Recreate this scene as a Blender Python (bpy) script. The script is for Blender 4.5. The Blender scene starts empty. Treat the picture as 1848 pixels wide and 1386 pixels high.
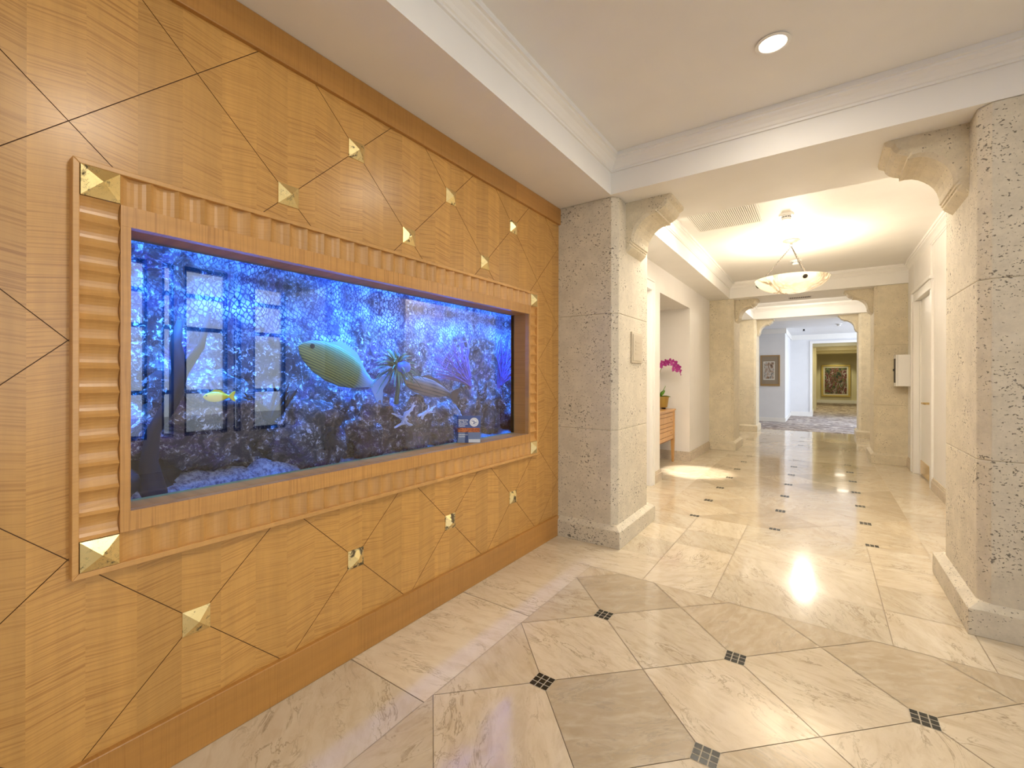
import bpy, math, random
from mathutils import Vector, Matrix, noise
PI = math.pi
S = bpy.context.scene
C = S.collection

# ------------------------------------------------------------------ camera
F_PX, PSI, ROLL, CAM_H, HORIZON = 803.3, 0.6072, 0.002, 1.3, 680.0
cd = bpy.data.cameras.new('camera')
cd.sensor_fit = 'HORIZONTAL'; cd.sensor_width = 36.0
cd.lens = F_PX / 1848 * 36
cd.shift_y = (HORIZON - 693) / 1848
cd.clip_start = 0.05; cd.clip_end = 200
cam = bpy.data.objects.new('camera', cd); C.objects.link(cam)
cam.matrix_world = (Matrix.Translation((0, 0, CAM_H)) @ Matrix.Rotation(PSI, 4, 'Z')
                    @ Matrix.Rotation(PI / 2, 4, 'X') @ Matrix.Rotation(ROLL, 4, 'Z'))
S.camera = cam

# ------------------------------------------------------------------ world, exposure
w = bpy.data.worlds.new('world'); S.world = w; w.use_nodes = True
wn = w.node_tree.nodes; wl = w.node_tree.links
bg = wn['Background']
bg.inputs['Color'].default_value = (0.80, 0.90, 1.0, 1); bg.inputs['Strength'].default_value = 1.6
S.view_settings.view_transform = 'Standard'; S.view_settings.look = 'None'
S.view_settings.gamma = 1.0; S.view_settings.exposure = 0.66
S.view_settings.use_curve_mapping = False

WARM = (1.0, 0.895, 0.75); SOFT = (1.0, 0.90, 0.77); COOL = (0.82, 0.90, 1.0)

def area(name, loc, power, col, sx, sy=None, rot=(0, 0, 0), parent=None, spread=PI):
    l = bpy.data.lights.new(name, 'AREA'); l.energy = power; l.color = col
    l.shape = 'RECTANGLE' if sy else 'DISK'; l.size = sx
    if sy: l.size_y = sy
    l.spread = spread
    o = bpy.data.objects.new(name, l); C.objects.link(o); o.location = loc; o.rotation_euler = rot
    if parent: o.parent = parent
    return o
def point(name, loc, power, col, r=.06, parent=None):
    l = bpy.data.lights.new(name, 'POINT'); l.energy = power; l.color = col; l.shadow_soft_size = r
    o = bpy.data.objects.new(name, l); C.objects.link(o); o.location = loc
    if parent: o.parent = parent
    return o
def spot(name, loc, power, col, size, rot=(0, 0, 0), r=.05, blend=.6):
    l = bpy.data.lights.new(name, 'SPOT'); l.energy = power; l.color = col; l.shadow_soft_size = r
    l.spot_size = size; l.spot_blend = blend
    o = bpy.data.objects.new(name, l); C.objects.link(o); o.location = loc; o.rotation_euler = rot
    return o

# daylight through the lobby windows (outside the glazing, facing in)
area('daylight_east', (3.95, 0.6, 1.6), 105, (1.0, .97, .92), 9.5, 2.2, (0, PI / 2, 0))
# daylight in the room beyond the corridor (from its side window)
area('daylight_south', (2.3, -4.95, 1.6), 9, (.90, .94, 1.0), 2.2, 2.3, (PI / 2, 0, 0))
area('daylight_far_room', (2.9, 15.3, 1.6), 78, (0.78, 0.86, 1.0), 2.0, 4.0, (0, PI / 2, 0))

# ------------------------------------------------------------------ materials
class NT:
    def __init__(s, name):
        s.m = bpy.data.materials.new(name); s.m.use_nodes = True
        s.t = s.m.node_tree; s.t.nodes.clear()
        s.out = s.n('ShaderNodeOutputMaterial')
        s.b = s.n('ShaderNodeBsdfPrincipled'); s.l(s.b.outputs[0], s.out.inputs[0])
    def n(s, typ, **kw):
        o = s.t.nodes.new(typ)
        for k, v in kw.items(): setattr(o, k, v)
        return o
    def l(s, a, b): s.t.links.new(a, b)
    def set(s, **kw):
        for k, v in kw.items():
            i = s.b.inputs[k.replace('_', ' ')]
            if isinstance(v, bpy.types.NodeSocket): s.l(v, i)
            else: i.default_value = v if not (isinstance(v, tuple) and len(v) == 3) else (*v, 1)
        return s
    def coord(s, kind='Object'): return s.n('ShaderNodeTexCoord').outputs[kind]
    def mapping(s, vec, scale=(1, 1, 1), rot=(0, 0, 0), loc=(0, 0, 0)):
        o = s.n('ShaderNodeMapping'); s.l(vec, o.inputs[0])
        o.inputs['Scale'].default_value = scale; o.inputs['Rotation'].default_value = rot
        o.inputs['Location'].default_value = loc
        return o.outputs[0]
    def noise(s, vec, scale, detail=2, rough=.5, dist=0, dim='3D', w=None):
        o = s.n('ShaderNodeTexNoise', noise_dimensions=dim); s.l(vec, o.inputs['Vector'])
        o.inputs['Scale'].default_value = scale; o.inputs['Detail'].default_value = detail
        o.inputs['Roughness'].default_value = rough; o.inputs['Distortion'].default_value = dist
        if w is not None: s.l(w, o.inputs['W'])
        return o.outputs[0]
    def voro(s, vec, scale, feature='F1', rnd=1, out='Distance'):
        o = s.n('ShaderNodeTexVoronoi', feature=feature); s.l(vec, o.inputs['Vector'])
        o.inputs['Scale'].default_value = scale; o.inputs['Randomness'].default_value = rnd
        return o.outputs[out]
    def ramp(s, fac, stops, interp='LINEAR'):
        o = s.n('ShaderNodeValToRGB'); s.l(fac, o.inputs[0]); e = o.color_ramp.elements
        o.color_ramp.interpolation = interp
        while len(e) < len(stops): e.new(.5)
        for i, (p, c) in enumerate(stops):
            e[i].position = p
            e[i].color = (c, c, c, 1) if not isinstance(c, tuple) else (*c, 1)
        return o.outputs[0]
    def math(s, op, a, b=None, c=None):
        o = s.n('ShaderNodeMath', operation=op)
        for i, v in enumerate((a, b, c)):
            if v is None: continue
            if isinstance(v, bpy.types.NodeSocket): s.l(v, o.inputs[i])
            else: o.inputs[i].default_value = v
        return o.outputs[0]
    def mix(s, fac, a, b, mode='MIX'):
        o = s.n('ShaderNodeMix', data_type='RGBA', blend_type=mode)
        for i, v in ((0, fac), (6, a), (7, b)):
            if isinstance(v, bpy.types.NodeSocket): s.l(v, o.inputs[i])
            elif isinstance(v, tuple): o.inputs[i].default_value = (*v, 1)
            else: o.inputs[i].default_value = v
        return o.outputs[2]
    def bump(s, h, strength=.3, dist=.01):
        o = s.n('ShaderNodeBump'); s.l(h, o.inputs['Height'])
        o.inputs['Strength'].default_value = strength; o.inputs['Distance'].default_value = dist
        s.l(o.outputs[0], s.b.inputs['Normal'])
    def sep(s, vec):
        o = s.n('ShaderNodeSeparateXYZ'); s.l(vec, o.inputs[0]); return o.outputs
    def comb(s, x, y, z):
        o = s.n('ShaderNodeCombineXYZ')
        for i, v in enumerate((x, y, z)):
            if isinstance(v, bpy.types.NodeSocket): s.l(v, o.inputs[i])
            else: o.inputs[i].default_value = v
        return o.outputs[0]

def plain(name, col, rough=.5, **kw):
    t = NT(name); t.set(Base_Color=col, Roughness=rough, **kw); return t.m
def paint(name, col, rough=.55):
    t = NT(name); v = t.coord()
    n = t.noise(v, 3, 2)
    t.set(Base_Color=t.mix(t.ramp(n, [(.35, 0.0), (.65, 1.0)]), tuple(c * .97 for c in col), col), Roughness=rough)
    t.bump(t.noise(v, 220, 2), .04, .002)
    return t.m

def stone(name, col=(.63, .57, .455), dark=(.09, .075, .055), pit=.0, tint=1.0):
    """shell stone full of small pits"""
    t = NT(name); v = t.coord()
    base = t.noise(v, 9, 5, .6)
    fine = t.noise(v, 70, 3, .6)
    patch = t.noise(v, 4.5, 2, .5)
    c = t.mix(t.ramp(base, [(.3, 0.0), (.7, 1.0)]), tuple(k * .86 for k in col), tuple(min(1, k * 1.10) for k in col))
    c = t.mix(t.math('MULTIPLY', t.ramp(fine, [(.35, 0.0), (.7, 1.0)]), .35), c, tuple(min(1, k * 1.2) for k in col))
    pv = t.mapping(v, (1, 1, 1.35))
    p1 = t.noise(pv, 74, 2, .55, .3)
    p2 = t.noise(pv, 40, 2, .55, .4)
    thr = t.math('ADD', t.math('MULTIPLY', patch, .26), .221 + pit)
    m1 = t.ramp(t.math('SUBTRACT', thr, p1), [(.0, 0.0), (.035, 1.0)])
    m2 = t.ramp(t.math('SUBTRACT', t.math('SUBTRACT', thr, .02), p2), [(.0, 0.0), (.03, 1.0)])
    m = t.math('MAXIMUM', m1, m2)
    c = t.mix(t.math('MULTIPLY', m, .8), c, dark)
    t.set(Base_Color=c, Roughness=.75)
    h = t.math('SUBTRACT', t.math('MULTIPLY', fine, .25), m)
    t.bump(h, .5, .006)
    return t.m

def travertine(name, light, mid, vein, rough=.10):
    t = NT(name); v = t.coord()
    at = t.n('ShaderNodeAttribute', attribute_name='tone').outputs['Fac']
    ca = t.n('ShaderNodeAttribute', attribute_name='turn').outputs['Fac']
    sh = t.n('ShaderNodeVectorMath', operation='ADD'); t.l(v, sh.inputs[0])
    t.l(t.comb(t.math('MULTIPLY', at, 37.0), t.math('MULTIPLY', at, 91.0), t.math('MULTIPLY', at, 13.0)), sh.inputs[1])
    r = t.n('ShaderNodeVectorRotate', rotation_type='Z_AXIS'); t.l(sh.outputs[0], r.inputs[0])
    t.l(t.math('MULTIPLY', ca, 3.1416), r.inputs['Angle'])
    vv = t.mapping(r.outputs[0], (1.0, 2.6, 1))
    big = t.noise(vv, 2.6, 6, .62, .9)
    med = t.noise(vv, 9, 5, .6, .6)
    thin = t.noise(vv, 4.2, 7, .62, 1.4)
    line = t.ramp(t.math('ABSOLUTE', t.math('SUBTRACT', thin, .5)), [(0.0, 1.0), (.022, 0.0)])
    c = t.mix(t.ramp(big, [(.33, 0.0), (.68, 1.0)]), mid, light)
    c = t.mix(t.math('MULTIPLY', t.ramp(med, [(.45, 0.0), (.72, 1.0)]), .62), c, vein)
    gate = t.ramp(t.noise(vv, 3.3, 2), [(.44, 0.0), (.62, 1.0)])
    c = t.mix(t.math('MULTIPLY', t.math('MULTIPLY', line, gate), .85), c, tuple(k * .62 for k in vein))
    pits = t.ramp(t.noise(r.outputs[0], 42, 2), [(.24, 1.0), (.29, 0.0)])
    c = t.mix(t.math('MULTIPLY', t.math('MULTIPLY', pits, gate), .5), c, tuple(k * .4 for k in vein))
    br = t.math('ADD', .88, t.math('MULTIPLY', at, .2))
    c = t.mix(1.0, c, t.comb(br, br, br), 'MULTIPLY')
    t.set(Base_Color=c, Roughness=t.math('ADD', rough, t.math('MULTIPLY', med, .05)))
    t.b.inputs['Specular IOR Level'].default_value = .62
    t.b.inputs['Coat Weight'].default_value = .35; t.b.inputs['Coat Roughness'].default_value = .04
    return t.m

def maple(name, light=(.58, .312, .082), dark=(.33, .14, .028), along='Y', band=.121, streak=1.0, rough=.33):
    """figured maple: fine ripple across the grain, veneer leaves of differing tone. along = direction the ripples run"""
    t = NT(name); v = t.coord(); x, y, z = t.sep(v)
    a, b = (y, z) if along == 'Y' else (z, y)
    bi = t.math('FLOOR', t.math('DIVIDE', t.math('ADD', a if along == 'Y' else b, t.math('MULTIPLY', t.math('SINE', t.math('MULTIPLY', a, 2.1)), .0)), band))
    wnz = t.n('ShaderNodeTexWhiteNoise', noise_dimensions='1D'); t.l(bi, wnz.inputs['W'])
    rnd = wnz.outputs['Value']
    par = t.math('SUBTRACT', t.math('MULTIPLY', t.math('MODULO', t.math('ABSOLUTE', bi), 2.0), 2.0), 1.0)
    tri = t.math('MULTIPLY', t.math('MULTIPLY', par, a), .16 if along == 'Y' else 0.0)
    bt = t.math('ADD', b, tri)
    vec = t.comb(t.math('MULTIPLY', a, 3.6), t.math('MULTIPLY', bt, 170.0), t.math('MULTIPLY', rnd, 9.0))
    rip = t.noise(vec, 1.0, 2, .55, .35)
    vec2 = t.comb(t.math('MULTIPLY', a, 26.0), t.math('MULTIPLY', bt, 2.2), rnd)
    grain = t.noise(vec2, 1.0, 4, .6)
    gate = t.ramp(t.noise(t.comb(t.math('MULTIPLY', a, 3), t.math('MULTIPLY', b, 3.5), rnd), 1.0, 2), [(.34, .5), (.66, 1.0)])
    c = t.mix(t.ramp(grain, [(.3, 0.0), (.7, 1.0)]), tuple(k * .9 for k in light), tuple(min(1, k * 1.07) for k in light))
    rr = t.math('MULTIPLY', t.math('MULTIPLY', t.ramp(rip, [(.47, 0.0), (.68, 1.0)]), gate), .8 * streak)
    c = t.mix(rr, c, dark)
    br = t.math('ADD', .90, t.math('MULTIPLY', rnd, .15))
    c = t.mix(1.0, c, t.comb(br, br, br), 'MULTIPLY')
    t.set(Base_Color=c, Roughness=rough)
    t.b.inputs['Coat Weight'].default_value = .25; t.b.inputs['Coat Roughness'].default_value = .22
    return t.m

def gold_leaf(name, worn=0.0):
    t = NT(name)
    sh = t.n('ShaderNodeVectorMath', operation='ADD'); t.l(t.coord(), sh.inputs[0])
    t.l(t.math('MULTIPLY', t.n('ShaderNodeObjectInfo').outputs['Random'], 23.0), sh.inputs[1]); v = sh.outputs[0]
    n = t.noise(v, 26, 4, .65, .5); crack = t.noise(v, 48, 4, .7, 1.2)
    m = t.ramp(n, [(.60 - worn, 0.0), (.66 - worn * .7, 1.0)])
    k = t.ramp(t.math('ABSOLUTE', t.math('SUBTRACT', crack, .5)), [(0, 1.0), (.015, 0.0)])
    m = t.math('MAXIMUM', m, t.math('MULTIPLY', k, t.ramp(n, [(.45, 0.0), (.6, 1.0)])))
    c = t.mix(t.noise(v, 9, 3), (.83, .62, .22), (.95, .83, .48))
    t.set(Base_Color=t.mix(m, c, (.10, .07, .03)), Roughness=t.math('ADD', .34, t.math('MULTIPLY', m, .3)),
          Metallic=t.math('SUBTRACT', .92, t.math('MULTIPLY', m, .8)))
    t.bump(n, .15, .003)
    return t.m

M = {}
M['white'] = paint('white_paint', (.83, .80, .76))
M['ceil'] = paint('ceiling_paint', (.85, .83, .79))
M['trim'] = paint('trim_paint', (.86, .84, .80), .4)
M['cool_white'] = paint('pale_wall_paint', (.76, .76, .77))
M['hall'] = paint('olive_cream_paint', (.72, .66, .44))
M['stone'] = stone('shell_stone')
M['stone_fine'] = stone('shell_stone_smooth', (.66, .585, .435), pit=-.030)
M['base_stone'] = stone('travertine_baseboard', (.62, .53, .41), pit=-.03)
M['tile'] = travertine('cream_travertine', (.66, .565, .415), (.58, .475, .33), (.46, .35, .22))
M['tile_border'] = travertine('pale_travertine', (.70, .615, .47), (.63, .53, .39), (.52, .41, .27))
M['tile_brown'] = travertine('brown_travertine', (.53, .43, .30), (.44, .345, .22), (.62, .53, .39))
M['grout'] = plain('grout', (.40, .31, .22), .8)
M['mosaic'] = plain('black_mosaic', (.016, .018, .014), .2)
M['mosaic_grout'] = plain('mosaic_grout', (.42, .37, .28), .7)
M['maple'] = maple('figured_maple')
M['maple_plain'] = maple('maple_edge', (.60, .325, .10), (.38, .165, .04), 'Y', .9, .35)
M['maple_rail'] = maple('maple_rail', (.46, .22, .05), (.30, .125, .025), 'Z', 1.3, .5)
M['maple_inner'] = maple('maple_inner', (.57, .295, .085), (.30, .125, .028), 'Z', 2.0, .9)
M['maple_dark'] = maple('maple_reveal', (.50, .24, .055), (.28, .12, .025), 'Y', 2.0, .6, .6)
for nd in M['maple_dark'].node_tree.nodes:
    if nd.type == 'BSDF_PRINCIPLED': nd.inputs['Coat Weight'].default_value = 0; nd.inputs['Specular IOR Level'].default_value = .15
M['groove'] = plain('groove', (.20, .085, .025), .6)
M['gold'] = gold_leaf('gold_leaf'); M['gold_worn'] = gold_leaf('gold_leaf_worn', .13)
M['brass'] = plain('polished_brass', (.80, .60, .28), .22, Metallic=1.0)
M['nickel'] = plain('antique_nickel', (.06, .05, .04), .5, Metallic=.5)
M['canopy'] = plain('canopy_satin', (.17, .15, .125), .5)
M['black'] = plain('black', (.01, .01, .01), .5)
M['plastic'] = plain('white_plastic', (.84, .83, .80), .35)
M['beige'] = plain('beige_plastic', (.56, .49, .37), .4)
M['grille'] = plain('grille_white', (.82, .79, .73), .4)
M['duct'] = plain('duct_dark', (.06, .05, .04), .7)
M['dark_metal'] = plain('window_bronze', (.022, .026, .04), .35, Metallic=.4)

def mat_emit(name, col, strength):
    t = NT(name); t.set(Base_Color=(.8, .8, .8), Roughness=.5)
    t.b.inputs['Emission Color'].default_value = (*col, 1); t.b.inputs['Emission Strength'].default_value = strength
    return t.m
M['lamp'] = mat_emit('lamp_lens', (1, .88, .7), 6)
def alabaster():
    t = NT('alabaster'); v = t.coord()
    n = t.noise(v, 3.2, 4, .6, 1.5)
    vein = t.ramp(t.math('ABSOLUTE', t.math('SUBTRACT', n, .5)), [(0, 1.0), (.03, .7), (.09, 0.0)])
    vein = t.math('MULTIPLY', vein, t.ramp(t.noise(v, 2.1, 2), [(.36, .1), (.55, 1.0)]))
    c = t.mix(vein, (1.0, .90, .66), (.30, .19, .07))
    t.set(Base_Color=c, Roughness=.3, Emission_Color=c)
    t.b.inputs['Emission Strength'].default_value = .46
    return t.m
M['alabaster'] = alabaster()
def carpet():
    t = NT('wavy_carpet'); v = t.coord()
    d = t.noise(t.mapping(v, (1.0, 2.2, 1)), .9, 3, .5)
    st = t.noise(t.comb(t.math('MULTIPLY', t.sep(v)[0], 1.5), t.math('ADD', t.math('MULTIPLY', t.sep(v)[1], 4.6), t.math('MULTIPLY', d, 3.5)), 0.0), 1.5, 2, .5, .7)
    c = t.ramp(st, [(.32, (.075, .052, .05)), (.42, (.20, .145, .125)), (.49, (.50, .42, .36)), (.53, (.62, .55, .49)), (.58, (.15, .115, .12)), (.66, (.46, .40, .37)), (.74, (.60, .56, .53))])
    t.set(Base_Color=c, Roughness=.95)
    return t.m
M['carpet'] = carpet()
def glass_mat(name, refl=.08, tint=(1, 1, 1)):
    t = NT(name); t.t.nodes.remove(t.b)
    tr = t.n('ShaderNodeBsdfTransparent'); tr.inputs[0].default_value = (*tint, 1)
    gl = t.n('ShaderNodeBsdfGlossy'); gl.inputs['Roughness'].default_value = 0.0
    lw = t.n('ShaderNodeFresnel'); lw.inputs[0].default_value = 1.5
    f = t.math('ADD', lw.outputs[0], refl)
    mx = t.n('ShaderNodeMixShader'); t.l(f, mx.inputs[0]); t.l(tr.outputs[0], mx.inputs[1]); t.l(gl.outputs[0], mx.inputs[2])
    t.l(mx.outputs[0], t.out.inputs[0])
    return t.m
M['glass'] = glass_mat('aquarium_glass', .10)
M['pane'] = glass_mat('window_glass', .0)
def mirror_mat(name, col, rough=.02):
    t = NT(name); t.set(Base_Color=col, Roughness=rough, Metallic=1.0); return t.m
M['water_top'] = mirror_mat('water_underside', (.72, .80, .86), .03)
M['tank_side'] = mirror_mat('tank_side_glass', (.80, .84, .88), .015)
M['tank_floor'] = mirror_mat('tank_floor_glass', (.55, .62, .70), .03)
def reef(name, net=0.0, dark=1.0):
    """live rock: brown, purple and pale growth, speckled"""
    t = NT(name); v = t.coord()
    n1 = t.noise(v, 3.1, 5, .65, .8); n2 = t.noise(v, 13, 6, .72, 1.0); n3 = t.noise(v, 55, 4, .7, .8)
    c = t.ramp(n1, [(.28, (.006, .006, .012)), (.42, (.05, .04, .045)), (.5, (.20, .155, .13)), (.58, (.10, .05, .17)), (.70, (.26, .24, .19)), (.8, (.05, .12, .11))])
    c = t.mix(t.ramp(n2, [(.42, .95), (.56, 0.0)]), c, (.004, .005, .016))
    pale = t.ramp(n3, [(.53, 0.0), (.60, 1.0)])
    area_ = t.ramp(n2, [(.46, .03), (.58, 1.0)])
    c = t.mix(t.math('MULTIPLY', pale, area_), c, (.78, .80, .90))
    if net > 0:
        nv = t.mapping(v, (1, 1, .66), (.5, 0, 0))
        d = t.voro(nv, 58, 'DISTANCE_TO_EDGE', .45)
        spots = t.math('MULTIPLY', t.ramp(d, [(.05, 0.0), (.16, 1.0)]), t.ramp(t.noise(v, 7, 4, .7, .6), [(.40, .06), (.66, 1.0)]))
        x, y, z = t.sep(v)
        wob = t.math('MULTIPLY', t.math('SUBTRACT', t.noise(v, 2.2, 3), .5), .30)
        top = t.ramp(t.math('ABSOLUTE', t.math('SUBTRACT', t.math('ADD', z, wob), 1.665)), [(.02, 1.0), (.11, 0.0)])
        def hang(yc, wd, zlo):
            g = t.ramp(t.math('ABSOLUTE', t.math('SUBTRACT', t.math('ADD', y, wob), yc)), [(wd * .4, 1.0), (wd, 0.0)])
            return t.math('MULTIPLY', g, t.ramp(z, [(zlo, 0.0), (min(.999, zlo + .15), 1.0)]))
        # z runs 0.8 - 1.77, so bring it into the ramp's range
        zz = t.math('SUBTRACT', z, .8)
        def hang(yc, wd, zlo):
            g = t.ramp(t.math('ABSOLUTE', t.math('SUBTRACT', t.math('ADD', y, wob), yc)), [(wd * .4, 1.0), (wd, 0.0)])
            return t.math('MULTIPLY', g, t.ramp(zz, [(zlo, 0.0), (zlo + .12, 1.0)]))
        m = top
        for a in ((1.50, .13, .42), (1.95, .12, .50), (2.38, .10, .35), (1.05, .10, .62)):
            m = t.math('MAXIMUM', m, hang(*a))
        m = t.math('MULTIPLY', m, t.ramp(n1, [(.3, .5), (.5, 1.0)]))
        c = t.mix(t.math('MULTIPLY', m, .75), c, (.012, .02, .12))
        c = t.mix(t.math('MULTIPLY', m, spots), c, (.85, .90, 1.0))
    t.set(Base_Color=c, Roughness=.85)
    t.bump(t.math('ADD', n2, t.math('MULTIPLY', n3, .4)), .8, .02)
    return t.m
M['reef_wall'] = reef('reef_wall', 1.0)
M['reef_rock'] = reef('reef_rock')

# ------------------------------------------------------------------ mesh helpers
class MB:
    def __init__(s): s.v = []; s.f = []; s.mi = []; s.tone = []; s.turn = []
    def add(s, vs, fs, mi=0):
        o = len(s.v); s.v += [tuple(p) for p in vs]
        for f in fs: s.f.append(tuple(i + o for i in f)); s.mi.append(mi)
        return s
    def face(s, pts, mi=0, tone=0., turn=0.):
        o = len(s.v); s.v += [tuple(p) for p in pts]; s.f.append(tuple(range(o, o + len(pts)))); s.mi.append(mi)
        while len(s.tone) < len(s.f): s.tone.append(0.); s.turn.append(0.)
        s.tone[-1] = tone; s.turn[-1] = turn
        return s
    def box(s, x0, x1, y0, y1, z0, z1, mi=0):
        return s.prism([(x0, y0), (x1, y0), (x1, y1), (x0, y1)], z0, z1, mi)
    def prism(s, poly, z0, z1, mi=0, fn=None, top=None):
        """poly in the plane, extruded z0..z1; fn maps (a,b,c) to the world; top = another polygon for the far end"""
        fn = fn or (lambda a, b, c: (a, b, c)); n = len(poly); tp = top or poly
        vs = [fn(a, b, z0) for a, b in poly] + [fn(a, b, z1) for a, b in tp]
        fs = [tuple(range(n))[::-1], tuple(range(n, 2 * n))] + [(i, (i + 1) % n, n + (i + 1) % n, n + i) for i in range(n)]
        return s.add(vs, fs, mi)
    def lathe(s, prof, c=(0, 0, 0), n=32, mi=0, cap0=True, cap1=True):
        vs = []; fs = []
        for r, z in prof:
            for i in range(n):
                a = 2 * PI * i / n; vs.append((c[0] + r * math.cos(a), c[1] + r * math.sin(a), c[2] + z))
        for j in range(len(prof) - 1):
            for i in range(n):
                k = (i + 1) % n; fs.append((j * n + i, j * n + k, (j + 1) * n + k, (j + 1) * n + i))
        if cap0: fs.append(tuple(range(n))[::-1])
        if cap1: fs.append(tuple(range((len(prof) - 1) * n, len(prof) * n)))
        return s.add(vs, fs, mi)
    def tube(s, path, rad, n=8, mi=0, flat=1.0):
        path = [Vector(p) for p in path]; m = len(path)
        if not isinstance(rad, (list, tuple)): rad = [rad] * m
        vs = []; fs = []; up = None
        for j, p in enumerate(path):
            d = (path[min(j + 1, m - 1)] - path[max(j - 1, 0)]).normalized()
            if up is None:
                up = Vector((0, 0, 1)) if abs(d.z) < .9 else Vector((1, 0, 0))
            a = d.cross(up)
            if a.length < 1e-5: a = d.cross(Vector((1, .3, .2)))
            a.normalize(); b = a.cross(d).normalized(); up = b
            for i in range(n):
                t = 2 * PI * i / n
                vs.append(p + a * math.cos(t) * rad[j] + b * math.sin(t) * rad[j] * flat)
        for j in range(m - 1):
            for i in range(n):
                k = (i + 1) % n; fs.append((j * n + i, j * n + k, (j + 1) * n + k, (j + 1) * n + i))
        fs += [tuple(range(n))[::-1], tuple(range((m - 1) * n, m * n))]
        return s.add(vs, fs, mi)
    def build(s, name, mats, parent=None, smooth=False, bevel=0, origin=None):
        me = bpy.data.meshes.new(name)
        v = s.v
        if origin is not None: v = [(p[0] - origin[0], p[1] - origin[1], p[2] - origin[2]) for p in v]
        me.from_pydata(v, [], s.f)
        if not isinstance(mats, (list, tuple)): mats = [mats]
        for m in mats: me.materials.append(m)
        me.polygons.foreach_set('material_index', s.mi)
        if any(s.tone):
            while len(s.tone) < len(s.f): s.tone.append(0.); s.turn.append(0.)
            for nm, d in (('tone', s.tone), ('turn', s.turn)):
                at = me.attributes.new(nm, 'FLOAT', 'FACE'); at.data.foreach_set('value', d)
        if smooth: me.polygons.foreach_set('use_smooth', [True] * len(me.polygons))
        me.update(); me.validate()
        o = bpy.data.objects.new(name, me); C.objects.link(o)
        if parent: o.parent = parent
        if origin is not None and not parent: o.location = origin
        if bevel:
            b = o.modifiers.new('bevel', 'BEVEL'); b.width = bevel; b.segments = 2; b.limit_method = 'ANGLE'; b.angle_limit = math.radians(40)
        return o

def tag(o, label, cat, group=None, kind=None):
    o['label'] = label; o['category'] = cat
    if group: o['group'] = group
    if kind: o['kind'] = kind
    return o
def thing(name, label, cat, group=None, loc=(0, 0, 0)):
    o = bpy.data.objects.new(name, None); C.objects.link(o); o.empty_display_size = .05
    o.location = loc
    return tag(o, label, cat, group)
def struct(name, mb, mats, smooth=False, bevel=0):
    o = mb.build(name, mats, smooth=smooth, bevel=bevel); o['kind'] = 'structure'; return o
def lab(o, text): o['label'] = text; return o
def fx(lo, hi): return random.uniform(lo, hi)

def clip(poly, x0, x1, y0, y1):
    for ax, val, keep in ((0, x0, 1), (0, x1, -1), (1, y0, 1), (1, y1, -1)):
        out = []
        for i in range(len(poly)):
            a, b = poly[i], poly[(i + 1) % len(poly)]
            ia, ib = (a[ax] - val) * keep >= -1e-9, (b[ax] - val) * keep >= -1e-9
            if ia: out.append(a)
            if ia != ib:
                t = (val - a[ax]) / (b[ax] - a[ax]); out.append((a[0] + t * (b[0] - a[0]), a[1] + t * (b[1] - a[1])))
        poly = out
        if len(poly) < 3: return []
    ar = sum(poly[i][0] * poly[(i + 1) % len(poly)][1] - poly[(i + 1) % len(poly)][0] * poly[i][1] for i in range(len(poly)))
    return poly if abs(ar) > 2e-5 else []

# ------------------------------------------------------------------ floor
X_IN, Y_IN = -1.30, 2.825          # edges of the lobby's inlaid field
PIT = .65; DX = -.975; DY = 2.2855
rnd = random.Random(4)
fl = MB(); G = .0016
fl.face([(-3.2, -4.6, -.003), (3.7, -4.6, -.003), (3.7, 12.84, -.003), (-3.2, 12.84, -.003)], 3)
def tile(poly, mi):
    if len(poly) < 3: return
    cx = sum(p[0] for p in poly) / len(poly); cy = sum(p[1] for p in poly) / len(poly)
    q = []
    for p in poly:
        dx, dy = p[0] - cx, p[1] - cy; L = math.hypot(dx, dy)
        k = max(0, (L - G * 1.3) / L); q.append((cx + dx * k, cy + dy * k, 0))
    fl.face(q, mi, rnd.uniform(.03, 1), rnd.random())
def diamonds(x0, x1, y0, y1, bx, by, brown=.18):
    h = PIT / 2
    i0, i1 = int((x0 - bx) / h) - 3, int((x1 - bx) / h) + 3
    j0, j1 = int((y0 - by) / h) - 3, int((y1 - by) / h) + 3
    for i in range(i0, i1 + 1):
        for j in range(j0, j1 + 1):
            if (i + j) % 2 == 0: continue            # tile centres lie between the dots
            cx, cy = bx + i * h, by + j * h
            p = clip([(cx - h, cy), (cx, cy - h), (cx + h, cy), (cx, cy + h)], x0, x1, y0, y1)
            if p:
                edge = len(p) == 3
                tile(p, 2 if rnd.random() < (.75 if edge else brown) else 0)
def rects(xs, ys, mi=1):
    for a, b in zip(xs[:-1], xs[1:]):
        for c, d in zip(ys[:-1], ys[1:]): tile([(a, c), (b, c), (b, d), (a, d)], mi)
def dot(x, y, y0=-9, y1=99):
    s = .0425
    p = clip([(x - s, y - s), (x + s, y - s), (x + s, y + s), (x - s, y + s)], -9, 9, y0, y1)
    fl.face([(a, b, .0006) for a, b in p], 5)
    c = s * 2 / 3
    for i in range(3):
        for j in range(3):
            ax, ay = x - s + i * c + .0022, y - s + j * c + .0022
            q = clip([(ax, ay), (ax + c - .0044, ay), (ax + c - .0044, ay + c - .0044), (ax, ay + c - .0044)], -9, 9, y0, y1)
            if q: fl.face([(a, b, .0012) for a, b in q], 4)
# lobby field
diamonds(X_IN, 3.25, -4.2, Y_IN, DX, DY, .12)
for i in range(8):
    for j in range(11):
        if i == 7: continue
        dot(DX + PIT * i, DY - PIT * j)
rects([-1.78, X_IN], [-4.2 + .78 * k for k in range(9)] + [Y_IN])
rects([3.25, 3.6], [-4.2 + .8 * k for k in range(9)] + [Y_IN]); rects([-1.78, 0, 1.8, 3.6], [-4.6, -4.2])
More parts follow.
